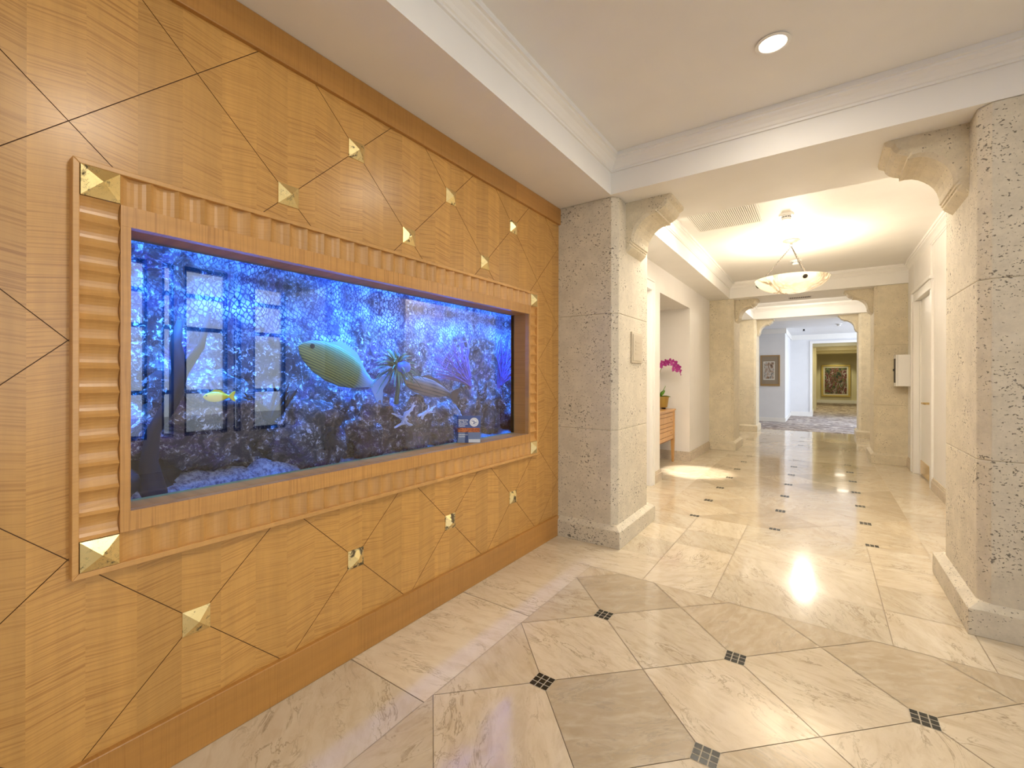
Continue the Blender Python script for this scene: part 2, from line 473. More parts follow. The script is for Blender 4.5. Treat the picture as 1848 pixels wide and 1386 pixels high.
# cross band between the pillars
rects([-1.78, -.94, -.53, .29, .64, 1.4, 2.2, 3.0, 3.6], [Y_IN, 3.235, 3.60, 3.98, 4.385])
rects([1.4, 2.2, 3.0, 3.6], [4.385, 5.0, 5.6])
# corridor fields
FX0, FX1 = -1.30, .65
diamonds(FX0, FX1, 4.385, 8.296, DX, 4.396, .22)
for k in range(3):
    for j in range(7): dot(DX + PIT * k, 4.396 + PIT * j, 4.385, 8.296)
rects([-1.70, FX0], [4.385 + .652 * k for k in range(7)]); rects([FX1, 1.3], [4.385 + .652 * k for k in range(7)])
rects([-1.78, -.94, -.53, .29, .65, 1.4], [8.297, 8.7, 9.1, 9.50, 9.79])
diamonds(FX0, FX1, 9.79, 11.75, DX, 10.125, .2)
for k in range(3):
    for j in range(3): dot(DX + PIT * k, 10.125 + PIT * j)
rects([-1.70, FX0], [9.79, 10.44, 11.1, 11.75]); rects([FX1, 1.3], [9.79, 10.44, 11.1, 11.75])
rects([-1.78, -.94, -.53, .29, .65, 1.4], [11.75, 12.1, 12.45, 12.84])
rects([-2.7, -1.70], [5.5, 6.1, 6.7, 7.3])
struct('floor', fl, [M['tile'], M['tile_border'], M['tile_brown'], M['grout'], M['mosaic'], M['mosaic_grout']])
cp = MB(); cp.face([(-3.5, 12.84, .004), (3.0, 12.84, .004), (3.0, 28.4, .004), (-3.5, 28.4, .004)]).face([(-3.5, 12.84, -.003), (3.0, 12.84, -.003), (3.0, 12.84, .004), (-3.5, 12.84, .004)])
struct('floor', cp, M['carpet'])

# ------------------------------------------------------------------ wood wall
WX = -1.79
LY, LZ, SY, SZ = .648, .450, .3233, .3176
HY0, HY1, HZ0, HZ1 = .40, 2.80, .79, 1.85
wl_ = MB()
for (a, b, c, d) in ((-4.6, HY0, .0, 2.69), (HY1, 3.26, .0, 2.69), (HY0, HY1, .0, HZ0), (HY0, HY1, HZ1, 2.69)):
    wl_.face([(WX - .006, a, c), (WX - .006, b, c), (WX - .006, b, d), (WX - .006, a, d)], 1)
    for i in range(-19, 10):
        for j in range(-3, 9):
            if (i + j) % 2 == 0: continue
            cy, cz = LY + i * SY, LZ + j * SZ; g = .0018
            p = clip([(cy - SY + g, cz), (cy, cz - SZ + g), (cy + SY - g, cz), (cy, cz + SZ - g)], a, b, c, d)
            if p:
                wl_.face([(WX, y, z) for y, z in p], 0)
                for k in range(len(p)):      # the panel's edge
                    (y0, z0), (y1, z1) = p[k], p[(k + 1) % len(p)]
                    if abs(y0 - y1) > .001 and abs(z0 - z1) > .001:
                        wl_.face([(WX, y0, z0), (WX - .006, y0, z0), (WX - .006, y1, z1), (WX, y1, z1)], 1)
struct('wall_left', wl_, [M['maple'], M['groove']])
b = MB().box(WX - .01, -1.77, -4.6, 3.225, 0, .163); struct('baseboard_left', b, M['maple_rail'], bevel=.004)
b = MB().box(WX - .01, -1.77, -4.6, 3.255, 2.556, 2.685); struct('trim_1', b, M['maple_rail'], bevel=.003)

# ------------------------------------------------------------------ brass studs
def stud_mesh(mb, y, z, s, h, x=WX):
    a = s / 2; e = .004
    vs = [(x - .004, y - a, z - a), (x - .004, y + a, z - a), (x - .004, y + a, z + a), (x - .004, y - a, z + a)]
    vs += [(x + e, p[1], p[2]) for p in vs] + [(x + h, y, z)]
    return mb.add(vs, [(0, 1, 5, 4), (1, 2, 6, 5), (2, 3, 7, 6), (3, 0, 4, 7), (4, 5, 8), (5, 6, 8), (6, 7, 8), (7, 4, 8)])
studs = [
 (1, 5, 'small gold pyramid stud just above the aquarium frame, nearest its upper left corner'),
 (2, 6, 'small gold pyramid stud high on the wood wall, leftmost of the highest row'),
 (3, 5, 'small gold pyramid stud just above the middle of the aquarium frame'),
 (4, 6, 'small gold pyramid stud high on the wood wall, middle one of the highest row'),
 (5, 5, 'small gold pyramid stud just above the aquarium frame, near its upper right corner'),
 (6, 6, 'small gold pyramid stud high on the wood wall, nearest the stone pillar'),
 (0, 0, 'bright gold pyramid stud low on the wood wall, nearest the viewer in the bottom row'),
 (2, 0, 'tarnished gold stud below the aquarium frame, second from the left in the bottom row'),
 (4, 0, 'tarnished gold stud below the aquarium frame, third from the left in the bottom row'),
 (6, 0, 'tarnished gold stud low on the wood wall, nearest the stone pillar')]
for i, j, L in studs:
    o = stud_mesh(MB(), 0, 0, .084, .026, 0).build('brass_stud', M['gold'] if (j > 0 or i == 0) else M['gold_worn'])
    o.location = (WX, LY + i * SY, LZ + j * SZ)
    tag(o, L, 'stud', 'gold pyramid studs on the wood wall')

# ------------------------------------------------------------------ aquarium and its frame
FXF = -1.755
OY0, OY1, OZ0, OZ1 = .327, 2.873, .711, 1.930       # outside of the frame
BY0, BY1, BZ0, BZ1 = .342, 2.857, .729, 1.914       # blocks and flutes, outside
IY0, IY1, IZ0, IZ1 = .433, 2.768, .820, 1.824       # inner border, outside
PY0, PY1, PZ0, PZ1 = .459, 2.746, .882, 1.760       # the opening
GX = -1.888
aq = thing('aquarium', 'long blue lit aquarium set into the wood wall behind a fluted maple frame', 'aquarium', loc=(WX, 1.6, .711))
def lk(mb, name, mats, par=aq, **k):
    return mb.build(name, mats, parent=par, **k)
aq_inv = Matrix.Translation((-WX, -1.6, -.711))
def alk(mb, name, mats, par=None, **k):
    """part of the aquarium given in world coordinates"""
    o = mb.build(name, mats, parent=par or aq, **k)
    if par is None: o.matrix_parent_inverse = aq_inv
    return o
# outer border: four mitred slips
ob = MB()
def slip(mb, a0, a1, b0, b1, A0, A1, B0, B1, x0, x1):
    """ring between rectangle a (outer) and A (inner)"""
    o_ = [(a0, b0), (a1, b0), (a1, b1), (a0, b1)]; i_ = [(A0, B0), (A1, B0), (A1, B1), (A0, B1)]
    for k in range(4):
        m = (k + 1) % 4
        q = [o_[k], o_[m], i_[m], i_[k]]
        mb.prism(q, x0, x1, 0, lambda a, b, c: (c, a, b))
slip(ob, OY0, OY1, OZ0, OZ1, BY0, BY1, BZ0, BZ1, WX - .002, FXF)
alk(ob, 'outer_border', M['maple_plain'], bevel=.002)
# fluted strips
def flutes(a0, a1, n):
    pts = []; p = (a1 - a0) / n
    for i in range(n):
        for k in range(8):
            t = k / 8; pts.append((a0 + (i + t) * p, -.003 - .0185 * math.sin(PI * t) ** .8))
    pts.append((a1, -.003)); return pts
def strip_h(z0, z1):
    m = MB(); pts = flutes(IY0, IY1, 31)
    for (ya, da), (yb, db) in zip(pts[:-1], pts[1:]):
        m.face([(FXF + da, ya, z0), (FXF + db, yb, z0), (FXF + db, yb, z1), (FXF + da, ya, z1)])
        m.face([(FXF + da, ya, z1), (FXF + db, yb, z1), (WX, yb, z1), (WX, ya, z1)])
        m.face([(FXF + db, yb, z0), (FXF + da, ya, z0), (WX, ya, z0), (WX, yb, z0)])
    return m
def strip_v(y0, y1):
    m = MB(); pts = flutes(IZ0, IZ1, 14)
    for (za, da), (zb, db) in zip(pts[:-1], pts[1:]):
        m.face([(FXF + da, y0, za), (FXF + da, y1, za), (FXF + db, y1, zb), (FXF + db, y0, zb)])
        m.face([(FXF + da, y1, za), (WX, y1, za), (WX, y1, zb), (FXF + db, y1, zb)])
        m.face([(FXF + da, y0, za), (FXF + db, y0, zb), (WX, y0, zb), (WX, y0, za)])
    return m
alk(strip_h(IZ1, BZ1), 'fluted_strip', M['maple_plain']); alk(strip_h(BZ0, IZ0), 'fluted_strip', M['maple_plain'])
alk(strip_v(BY0, IY0), 'fluted_strip', M['maple_plain']); alk(strip_v(IY1, BY1), 'fluted_strip', M['maple_plain'])
for cy, cz in (((BY0 + IY0) / 2, (BZ1 + IZ1) / 2), ((BY0 + IY0) / 2, (BZ0 + IZ0) / 2), ((BY1 + IY1) / 2, (BZ1 + IZ1) / 2), ((BY1 + IY1) / 2, (BZ0 + IZ0) / 2)):
    o = alk(stud_mesh(MB(), cy, cz, .088, .030, FXF - .002), 'corner_block', M['gold']); lab(o, 'gold leaf pyramid corner block')
ib = MB()
ib.box(WX, FXF - .001, IY0 + .001, IY1 - .001, PZ1, IZ1 - .001); ib.box(WX, FXF - .001, IY0 + .001, IY1 - .001, IZ0 + .001, PZ0)
ib.box(WX, FXF - .002, IY0 + .001, PY0, PZ0, PZ1); ib.box(WX, FXF - .002, PY1, IY1 - .001, PZ0, PZ1)
alk(ib, 'inner_border', M['maple_inner'])
rv = MB()
rv.box(GX - .03, WX, PY0 - .02, PY1 + .02, PZ1, PZ1 + .02); rv.box(GX - .03, WX, PY0 - .02, PY1 + .02, PZ0 - .02, PZ0)
rv.box(GX - .03, WX, PY0 - .02, PY0, PZ0, PZ1); rv.box(GX - .03, WX, PY1, PY1 + .02, PZ0, PZ1)
lab(alk(rv, 'reveal', M['maple_dark']), 'darker wood lining of the opening')
alk(MB().face([(GX, PY0, PZ0), (GX, PY1, PZ0), (GX, PY1, PZ1), (GX, PY0, PZ1)]), 'front_glass', M['glass'])
TB, TZ0, TZ1, TY0, TY1 = -2.338, .790, 1.767, .30, 2.746
def nz(y, z, s=1.0): return noise.fractal(Vector((y * s, z * s, 3.7)), .9, 2.1, 5)
bw = MB(); NY, NZ = 150, 62
vs = []; fs = []
for j in range(NZ + 1):
    for i in range(NY + 1):
        y = TY0 + (TY1 - TY0) * i / NY; z = TZ0 + (TZ1 - TZ0) * j / NZ
        low = max(0, (1.18 - z)) * .22
        vs.append((TB + .01 + .055 * max(-.5, nz(y, z, 4.2)) + .025 + low, y, z))
for j in range(NZ):
    for i in range(NY):
        a = j * (NY + 1) + i; fs.append((a, a + 1, a + NY + 2, a + NY + 1))
bw.add(vs, fs); alk(bw, 'rock_back_wall', M['reef_wall'], smooth=True)
alk(MB().face([(GX - .004, TY0, TZ1), (TB - .1, TY0, TZ1), (TB - .1, TY1, TZ1), (GX - .004, TY1, TZ1)]), 'water_surface', M['water_top'])
alk(MB().face([(GX - .004, TY1, TZ0), (GX - .004, TY1, TZ1), (TB - .1, TY1, TZ1), (TB - .1, TY1, TZ0)]), 'side_glass', M['tank_side'])
alk(MB().face([(GX - .004, TY0, TZ0), (GX - .004, TY1, TZ0), (TB - .1, TY1, TZ0), (TB - .1, TY0, TZ0)]), 'tank_floor', M['tank_floor'])
hs = MB()  # unseen black shell added to keep outside light from leaking into the tank
hs.face([(TB - .12, 0, .6), (TB - .12, 3.1, .6), (TB - .12, 3.1, 2.1), (TB - .12, 0, 2.1)])
hs.face([(TB - .12, 0, 2.1), (TB - .12, 3.1, 2.1), (WX - .01, 3.1, 2.1), (WX - .01, 0, 2.1)])
hs.face([(TB - .12, 0, .6), (TB - .12, 3.1, .6), (WX - .01, 3.1, .6), (WX - .01, 0, .6)])
hs.face([(TB - .12, 0, .6), (WX - .01, 0, .6), (WX - .01, 0, 2.1), (TB - .12, 0, 2.1)])
hs.face([(TB - .12, 3.1, .6), (WX - .01, 3.1, .6), (WX - .01, 3.1, 2.1), (TB - .12, 3.1, 2.1)])
alk(hs, 'tank_light_shield', M['black'])
for yy in (.75, 1.6, 2.4):
    l = area('tank_light', (-1.97, yy, TZ1 - .03), 6.5, (.03, .23, 1.0), .08, .62, (0, 0, 0), None, math.radians(112))
    l.rotation_euler = (0, math.radians(54), 0)
    l = area('tank_light', (-2.10, yy, TZ1 - .03), 4.5, (.02, .22, 1.0), .06, .62, (0, math.radians(6), 0), None, math.radians(72))

# ------------------------------------------------------------------ life in the tank
def blob_rock(name, c, r, seed, label, mat='reef_rock', sc=(1, 1, 1), hollow=None):
    m = MB(); nu, nv = 40, 26; vs = []; fs = []
    for j in range(nv + 1):
        th = PI * j / nv
        for i in range(nu):
            ph = 2 * PI * i / nu
            d = Vector((math.sin(th) * math.cos(ph), math.sin(th) * math.sin(ph), math.cos(th)))
            k = 1 + .42 * noise.fractal(d * 1.7 + Vector((seed * 3.1, seed, 0)), .9, 2.0, 5)
            vs.append((d.x * r * k * sc[0], d.y * r * k * sc[1], d.z * r * k * sc[2]))
    for j in range(nv):
        for i in range(nu):
            q = (i + 1) % nu; fs.append((j * nu + i, (j + 1) * nu + i, (j + 1) * nu + q, j * nu + q))
    m.add(vs, fs); o = m.build(name, M[mat], smooth=True); o.location = c
    return tag(o, label, 'rock', 'rocks on the aquarium floor')
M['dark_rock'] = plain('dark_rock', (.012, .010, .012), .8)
blob_rock('reef_rock', (-2.20, .80, 1.10), .20, 1, 'blue crusted rock mound behind the glass near the aquarium left end', sc=(.55, 1.35, 1.0))
blob_rock('reef_rock', (-2.21, .55, .86), .17, 2, 'dark low rock in the bottom left corner of the aquarium', 'dark_rock', (.6, .9, .9))
blob_rock('reef_rock', (-2.18, 1.28, .98), .21, 3, 'speckled white rock with a dark hole left of the tank middle', sc=(.55, 1.05, .85))
blob_rock('reef_rock', (-2.18, 1.68, 1.00), .19, 4, 'purple brown rock below the big striped fish', sc=(.6, .8, 1.0))
blob_rock('reef_rock', (-2.16, 1.96, .98), .18, 5, 'rock with pale violet growth under the green plant', sc=(.6, .9, .9))
blob_rock('reef_rock', (-2.20, 2.30, .95), .20, 6, 'dark boulder beside the sea fan at the tank right end', sc=(.6, .8, .8))
blob_rock('reef_rock', (-2.22, 2.60, 1.05), .16, 7, 'pale rock pile in the right corner of the aquarium', sc=(.6, .7, 1.3))
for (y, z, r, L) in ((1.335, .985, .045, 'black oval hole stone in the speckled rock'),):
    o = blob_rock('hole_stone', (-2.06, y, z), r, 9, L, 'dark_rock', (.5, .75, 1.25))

def fish_mat(name, a, b, stripe, ns, tailc):
    t = NT(name); v = t.coord(); x, y, z = t.sep(v)
    st = t.math('SINE', t.math('MULTIPLY', t.math('ADD', z, t.math('MULTIPLY', t.noise(v, 6, 2), .004)), ns))
    c = t.mix(t.ramp(st, [(.35, 0.0), (.65, 1.0)]), a, stripe)
    c = t.mix(t.ramp(t.noise(v, 9, 3), [(.4, 0.0), (.7, .6)]), c, b)
    c = t.mix(t.ramp(t.math('ADD', t.math('MULTIPLY', y, 1.6), .5), [(.66, 0.0), (.82, 1.0)]), c, tailc)
    t.set(Base_Color=c, Roughness=.4); return t.m
def fish(name, L, H, T, mat, finmat, label):
    """swims along local -y (head) .. +y (tail)"""
    root = thing(name, label, 'fish', 'fish in the aquarium')
    m = MB(); n = 16; rings = []
    prof = [(-.5, .03), (-.47, .28), (-.40, .58), (-.28, .85), (-.12, 1.0), (.05, .95), (.2, .74), (.32, .46), (.40, .27), (.45, .22)]
    vs = []; fs = []
    for (p, k) in prof:
        for i in range(n):
            a = 2 * PI * i / n; vs.append((math.cos(a) * T / 2 * min(1, k * 1.05), p * L, math.sin(a) * H / 2 * k))
    for j in range(len(prof) - 1):
        for i in range(n):
            q = (i + 1) % n; fs.append((j * n + i, j * n + q, (j + 1) * n + q, (j + 1) * n + i))
    fs += [tuple(range(n)), tuple(range((len(prof) - 1) * n, len(prof) * n))[::-1]]
    m.add(vs, fs); m.build('body', mat, parent=root, smooth=True)
    tl = MB().prism([(.43 * L, -.1 * H), (.56 * L, -.42 * H), (.66 * L, -.50 * H), (.60 * L, 0), (.66 * L, .5 * H), (.56 * L, .42 * H), (.43 * L, .1 * H)], -.004, .004, 0, lambda a, b, c: (c, a, b))
    tl.build('tail_fin', finmat, parent=root)
    df = MB().prism([(-.25 * L, .42 * H), (-.1 * L, .66 * H), (.12 * L, .60 * H), (.3 * L, .25 * H), (.1 * L, .40 * H)], -.003, .003, 0, lambda a, b, c: (c, a, b))
    df.build('dorsal_fin', finmat, parent=root)
    for s in (-1, 1):
        MB().lathe([(.0, -.0), (.0075 * H / .12, .001), (.007 * H / .12, .003), (.002, .004)], (0, 0, 0), 12).build('eye', M['black'], parent=root)
        e = C.objects[-1] if False else None
    eyes = [c for c in root.children if c.name.startswith('eye')]
    for s, e in zip((-1, 1), eyes):
        e.location = (s * T * .33, -.40 * L, .12 * H); e.rotation_euler = (0, s * PI / 2, 0)
    return root
fm = fish_mat('green_striped_fish', (.30, .37, .10), (.20, .28, .12), (.05, .08, .03), 520, (.25, .55, 1.0))
M['blue_fin'] = plain('blue_fin', (.30, .55, 1.0), .4)
f1 = fish('striped_fish', .54, .20, .07, fm, M['blue_fin'], 'large pale green striped fish with a blue tail swimming downward mid tank')
f1.location = (-2.09, 1.42, 1.345); f1.rotation_euler = (math.radians(-22), 0, math.radians(6))
ym = plain('yellow_fish', (.95, .78, .05), .4)
f2 = fish('yellow_fish', .10, .045, .02, ym, ym, 'small bright yellow fish low at the aquarium left')
f2.location = (-2.06, .82, 1.215); f2.rotation_euler = (0, 0, math.radians(-8))
dm = fish_mat('brown_fish_skin', (.22, .16, .13), (.34, .26, .20), (.05, .04, .04), 300, (.04, .03, .03))
M['dark_fin'] = plain('dark_fin', (.05, .04, .045), .4)
f3 = fish('brown_fish', .42, .12, .06, dm, M['dark_fin'], 'brown grouper like fish with dark tail right of the striped fish')
f3['label'] = 'long brown fish with a dark tail below the right green plant'
f3.location = (-2.10, 2.08, 1.225); f3.rotation_euler = (math.radians(-14), 0, math.radians(-5))

# leafy clump with a blue heart (its mirror image shows in the side glass)
M['frond'] = plain('frond_green', (.16, .34, .17), .5); M['frond_dark'] = plain('frond_dark', (.03, .11, .07), .5); M['blue_heart'] = plain('blue_heart', (.05, .25, .95), .5)
pl = thing('water_plant', 'spiky green water plant with a blue centre right of the tank middle', 'plant', loc=(-2.06, 1.775, 1.355))
r2 = random.Random(8); fr = MB()
for k in range(120):
    a = r2.uniform(0, 2 * PI); el = r2.uniform(-.25, 1.25); L = r2.uniform(.14, .235)
    d = Vector((math.cos(a) * math.cos(el) * .45, math.sin(a) * math.cos(el), math.sin(el)))
    path = [d * (L * t) + Vector((0, 0, -.07 * t * t * L / .15)) for t in (0, .3, .55, .8, 1)]
    fr.tube(path, [.005, .0065, .0055, .004, .001], 5, r2.randint(0, 1), .4)
fr.build('foliage', [M['frond'], M['frond_dark']], parent=pl)
MB().lathe([(.0, -.04), (.035, -.025), (.045, 0), (.035, .025), (0, .04)], (.03, .02, .0), 16).build('flower_head', M['blue_heart'], parent=pl, smooth=True)
MB().tube([(0, 0, 0), (.0, .01, -.09), (-.01, 0, -.22)], [.010, .012, .014], 8).build('stem', M['frond_dark'], parent=pl)
# sea fan
M['fan'] = plain('sea_fan_purple', (.14, .06, .26), .6)
sf = thing('sea_fan', 'purple sea fan leaning left of the right hand tank corner', 'sea fan', loc=(-2.17, 2.56, 1.23))
fm_ = MB(); r3 = random.Random(3)
for k in range(34):
    a = math.radians(95 + 62 * k / 33 + r3.uniform(-1, 1)); L = .36 + r3.uniform(-.04, .05); path = []
    for t in (0, .2, .4, .6, .8, 1):
        aa = a + .35 * t * (k / 33 - .3)
        path.append((.02 * math.sin(7 * t + k), math.cos(aa) * L * t, math.sin(aa) * L * t + .0))
    fm_.tube(path, [.007, .006, .005, .0045, .004, .003], 5)
for q in (.35, .5, .62, .75, .88):
    path = [(0.004, math.cos(math.radians(95 + 62 * u / 12)) * .38 * q, math.sin(math.radians(95 + 62 * u / 12)) * .38 * q) for u in range(13)]
    fm_.tube(path, .004, 5)
fm_.build('fan_ribs', M['fan'], parent=sf)
MB().tube([(0, 0, 0.02), (.0, .01, -.1), (-.01, .02, -.26)], [.016, .02, .03], 8).build('stalk', M['fan'], parent=sf)
# driftwood
M['driftwood'] = plain('driftwood', (.018, .014, .022), .8)
dw = MB(); dw.tube([(-2.13, .71, 1.52), (-2.11, .69, 1.43), (-2.09, .70, 1.32), (-2.08, .67, 1.20), (-2.08, .61, 1.09), (-2.09, .60, .97), (-2.12, .62, .84)], [.012, .02, .03, .026, .024, .03, .05], 10)
dw.tube([(-2.09, .70, 1.30), (-2.06, .76, 1.42), (-2.06, .79, 1.56)], [.02, .014, .008], 8)
tag(dw.build('driftwood', M['driftwood'], smooth=True), 'crooked dark driftwood standing at the aquarium left end', 'driftwood')
tw = MB(); r4 = random.Random(6)
base = Vector((-2.12, 1.07, 1.10))
for k in range(7):
    a = math.radians(35 + 20 * k); p = [base]
    for q in range(4):
        p.append(p[-1] + Vector((r4.uniform(-.012, .018), math.cos(a) * .045, math.sin(a) * .045))); a += r4.uniform(-.6, .6)
    tw.tube(p, [.018, .013, .010, .007, .003], 6)
    tw.tube([p[2], p[2] + Vector((.01, r4.uniform(-.05, .05), .045))], [.008, .003], 6)
tag(tw.build('branch_coral', M['driftwood']), 'black branching coral on the rocks left of the striped fish', 'coral')
# black sea whip across the left part
M['pale'] = plain('pale_coral', (.75, .80, .95), .6)
pv = MB(); r5 = random.Random(12)
for k in range(9):
    y = 1.86 + r5.uniform(-.1, .16); z = 1.03 + r5.uniform(-.03, .05); p = [Vector((-2.06, y, z))]; a = r5.uniform(0, PI)
    for q in range(5): p.append(p[-1] + Vector((r5.uniform(-.01, .01), math.cos(a) * .028, math.sin(a) * .02))); a += r5.uniform(-.8, .8)
    pv.tube(p, [.009, .009, .008, .007, .006, .003], 6)
tag(pv.build('staghorn_coral', M['pale']), 'pale violet staghorn coral twigs below the green plant', 'coral')
# gravel ridge
gr = MB(); vs = []; fs = []; n1_, n2_ = 120, 10
for i in range(n1_ + 1):
    y = TY0 + (TY1 - TY0) * i / n1_
    for j in range(n2_ + 1):
        t = j / n2_; x = -2.30 + .24 * t
        vs.append((x, y, TZ0 + .055 * math.sin(PI * t) ** .7 * (.7 + .9 * abs(nz(y, x, 6))) + (.04 if y < 1.2 else .0) * math.sin(PI * t)))
for i in range(n1_):
    for j in range(n2_):
        a = i * (n2_ + 1) + j; fs.append((a, a + n2_ + 1, a + n2_ + 2, a + 1))
gr.add(vs, fs)
t = NT('gravel'); v = t.coord(); c = t.ramp(t.noise(v, 60, 3, .7), [(.35, (.10, .10, .16)), (.6, (.45, .48, .55))]); t.set(Base_Color=c, Roughness=.9); t.bump(t.noise(v, 90, 2), .6, .01)
tag(gr.build('gravel', t.m, smooth=True), 'ridge of pale gravel along the aquarium floor', 'gravel', kind='stuff')

# sign card standing on the sill
M['card_blue'] = plain('card_blue', (.075, .115, .33), .35); M['card_white'] = plain('card_white', (.88, .89, .93), .4)
def orange_picture():
    t = NT('orange_picture'); v = t.coord(); n = t.noise(v, 55, 4, .7, 1.5)
    t.set(Base_Color=t.ramp(n, [(.35, (.03, .012, .01)), (.47, (.42, .10, .02)), (.6, (.62, .20, .05)), (.72, (.04, .05, .08))]), Roughness=.3); return t.m
M['card_picture'] = orange_picture()
sg = thing('sign_card', 'small blue information card with white lettering standing on the aquarium sill', 'sign')
SW, SH = .150, .170
MB().box(-SW / 2, SW / 2, -.002, .002, 0, SH).build('card', M['card_blue'], parent=sg)
lab(MB().box(-SW / 2 + .002, SW / 2 - .004, -.0032, -.002, .066, .094).build('picture', M['card_picture'], parent=sg), 'orange picture band')
lab(MB().box(.0, SW / 2 - .002, -.0032, -.002, .002, .022).build('white_patch', M['card_white'], parent=sg), 'white patch at the lower corner')
MB().prism([(-.02, 0), (.055, 0), (.055, .003), (.004, .003), (.0, .1), (-.003, .1)], -SW / 2, SW / 2, 0, lambda a, b, c: (c, a + .006, b)).build('easel', M['pane'], parent=sg)
def txt(body, size, x, z, par, mat, name='lettering', bold=.0):
    cu = bpy.data.curves.new(name, 'FONT'); cu.body = body; cu.size = size; cu.extrude = .0004; cu.offset = bold
    cu.materials.append(mat); o = bpy.data.objects.new(name, cu); C.objects.link(o); o.parent = par
    bpy.context.view_layer.update()
    me = bpy.data.meshes.new_from_object(o.evaluated_get(bpy.context.evaluated_depsgraph_get())); bpy.data.objects.remove(o)
    o = bpy.data.objects.new(name, me); C.objects.link(o); o.parent = par
    o.location = (x, -.0034, z); o.rotation_euler = (PI / 2, 0, 0); return o
for k, sline in enumerate(('Maintained by', 'Mote Marine', 'Laboratory &', 'Aquarium')):
    txt(sline, .0105, -.064, SH - .030 - k * .0122, sg, M['card_white'], bold=.0004)
for k, sline in enumerate(('Laboratory &', 'Aquarium')):
    txt(sline, .0105, -.064, .048 - k * .0122, sg, M['card_white'], bold=.0004)
def roundel(cz, up=True):
    e = bpy.data.objects.new('emblem', None); 
    m = MB(); n = 40
    ring = [(math.cos(2 * PI * i / n), math.sin(2 * PI * i / n)) for i in range(n)]
    for i in range(n):
        a, b_ = ring[i], ring[(i + 1) % n]
        m.face([(.034 + a[0] * .028, -.0034, cz + a[1] * .028), (.034 + b_[0] * .028, -.0034, cz + b_[1] * .028), (.034 + b_[0] * .021, -.0034, cz + b_[1] * .021), (.034 + a[0] * .021, -.0034, cz + a[1] * .021)], 0)
    m.face([(.034 + a[0] * .0195, -.0034, cz + a[1] * .0195) for a in ring], 0)
    for (dx, dz, L, s) in ((-.006, .007, .017, .35), (.003, -.001, .022, .3), (-.001, -.010, .018, .3)):
        f = [(-.5, 0), (-.2, s * .5), (.2, s * .45), (.42, .06), (.55, .22), (.55, -.22), (.42, -.06), (.2, -s * .45), (-.2, -s * .5)]
        m.face([(.034 + dx + p[0] * L, -.0038, cz + dz + p[1] * L) for p in f], 1)
    return lab(m.build('emblem', [M['card_white'], M['card_blue']], parent=sg), 'round white emblem with fish silhouettes')
roundel(SH - .040); 
sg.location = (-1.836, 2.163, PZ0); sg.rotation_euler = (0, 0, PSI)

# ------------------------------------------------------------------ stone pillars
ZT = 2.69
def pillar(x0, x1, y0, y1, side, label, corb=True, joints=(.888, 1.792), mat='stone', dtl=True, bx=.043):
    """side: +1 when the corridor lies towards +x. corners on the corridor side are chamfered"""
    g = thing('stone_pillar', label, 'pillar', 'shell stone pillars along the corridor', loc=((x0 + x1) / 2, y0, 0))
    inv = Matrix.Translation((-(x0 + x1) / 2, -y0, 0))
    def part(mb, nm, mt, **k):
        o = mb.build(nm, mt, parent=g, **k); o.matrix_parent_inverse = inv; return o
    ch = .045
    if side > 0: poly = [(x0, y0), (x1 - ch, y0), (x1, y0 + ch), (x1, y1 - ch), (x1 - ch, y1), (x0, y1)]; bx0, bx1 = x0, x1 + bx
    else: poly = [(x0 + ch, y0), (x1, y0), (x1, y1), (x0 + ch, y1), (x0, y1 - ch), (x0, y0 + ch)]; bx0, bx1 = x0 - bx, x1
    zs = [.10, *joints, ZT]
    for a, b_ in zip(zs[:-1], zs[1:]): part(MB().prism(poly, a, b_), 'block', M[mat], bevel=.006)
    e = .035
    lo = [(bx0, y0 - .043), (bx1, y0 - .043), (bx1, y1 + .06), (bx0, y1 + .06)]
    if side > 0: hi = [(bx0, y0 - .004), (x1 + .004, y0 - .004), (x1 + .004, y1 + .004), (bx0, y1 + .004)]
    else: hi = [(x0 - .004, y0 - .004), (bx1, y0 - .004), (bx1, y1 + .004), (x0 - .004, y1 + .004)]
    pb = MB().prism(lo, 0, .130); pb.prism(lo, .130, .160, 0, None, hi)
    part(pb, 'plinth', M[mat], bevel=.003)
    if corb:
        prof = [(.357, ZT), (.352, 2.668), (.324, 2.652), (.318, 2.632), (.300, 2.610), (.275, 2.594), (.250, 2.584), (.250, 2.566), (.222, 2.568), (.188, 2.563), (.158, 2.549), (.130, 2.528), (.106, 2.505), (.086, 2.478), (.072, 2.448), (.062, 2.410), (.060, 2.370), (.052, 2.366), (.052, 2.352), (.044, 2.350), (.044, 2.336), (.030, 2.322), (.0, 2.296), (-.01, 2.296), (-.01, ZT)]
        c0, c1 = y0 + .19, y1 - .20
        xs = (lambda a: x1 + a) if side > 0 else (lambda a: x0 - a)
        m = MB(); n = len(prof)
        def ring(y, k): return [(xs(max(-.01, a - k) if a > .02 else a), y, z + (k if z < 2.68 else 0)) for a, z in prof]
        rings = [ring(c0, .016), ring(c0 + .016, 0), ring(c1 - .016, 0), ring(c1, .016)]
        vs = sum(rings, []); fs = []
        for q in range(3):
            for i in range(n - 1): fs.append((q * n + i, q * n + i + 1, (q + 1) * n + i + 1, (q + 1) * n + i))
        fs += [tuple(range(n)), tuple(range(3 * n, 4 * n))[::-1]]
        m.add(vs, fs); part(m, 'corbel', M['stone_fine'])
    return g
pillar(-1.80, -1.285, 3.25, 4.02, 1, 'pitted shell stone pillar with scrolled bracket standing at the end of the wood wall')
pillar(.66, 1.30, 3.22, 4.00, -1, 'large grey pitted shell stone pillar in the right foreground', joints=(.880, 1.800), bx=.046)
pillar(-1.70, -1.278, 8.72, 9.48, 1, 'beige stone pillar with bracket just beyond the orchid alcove', mat='stone_fine')
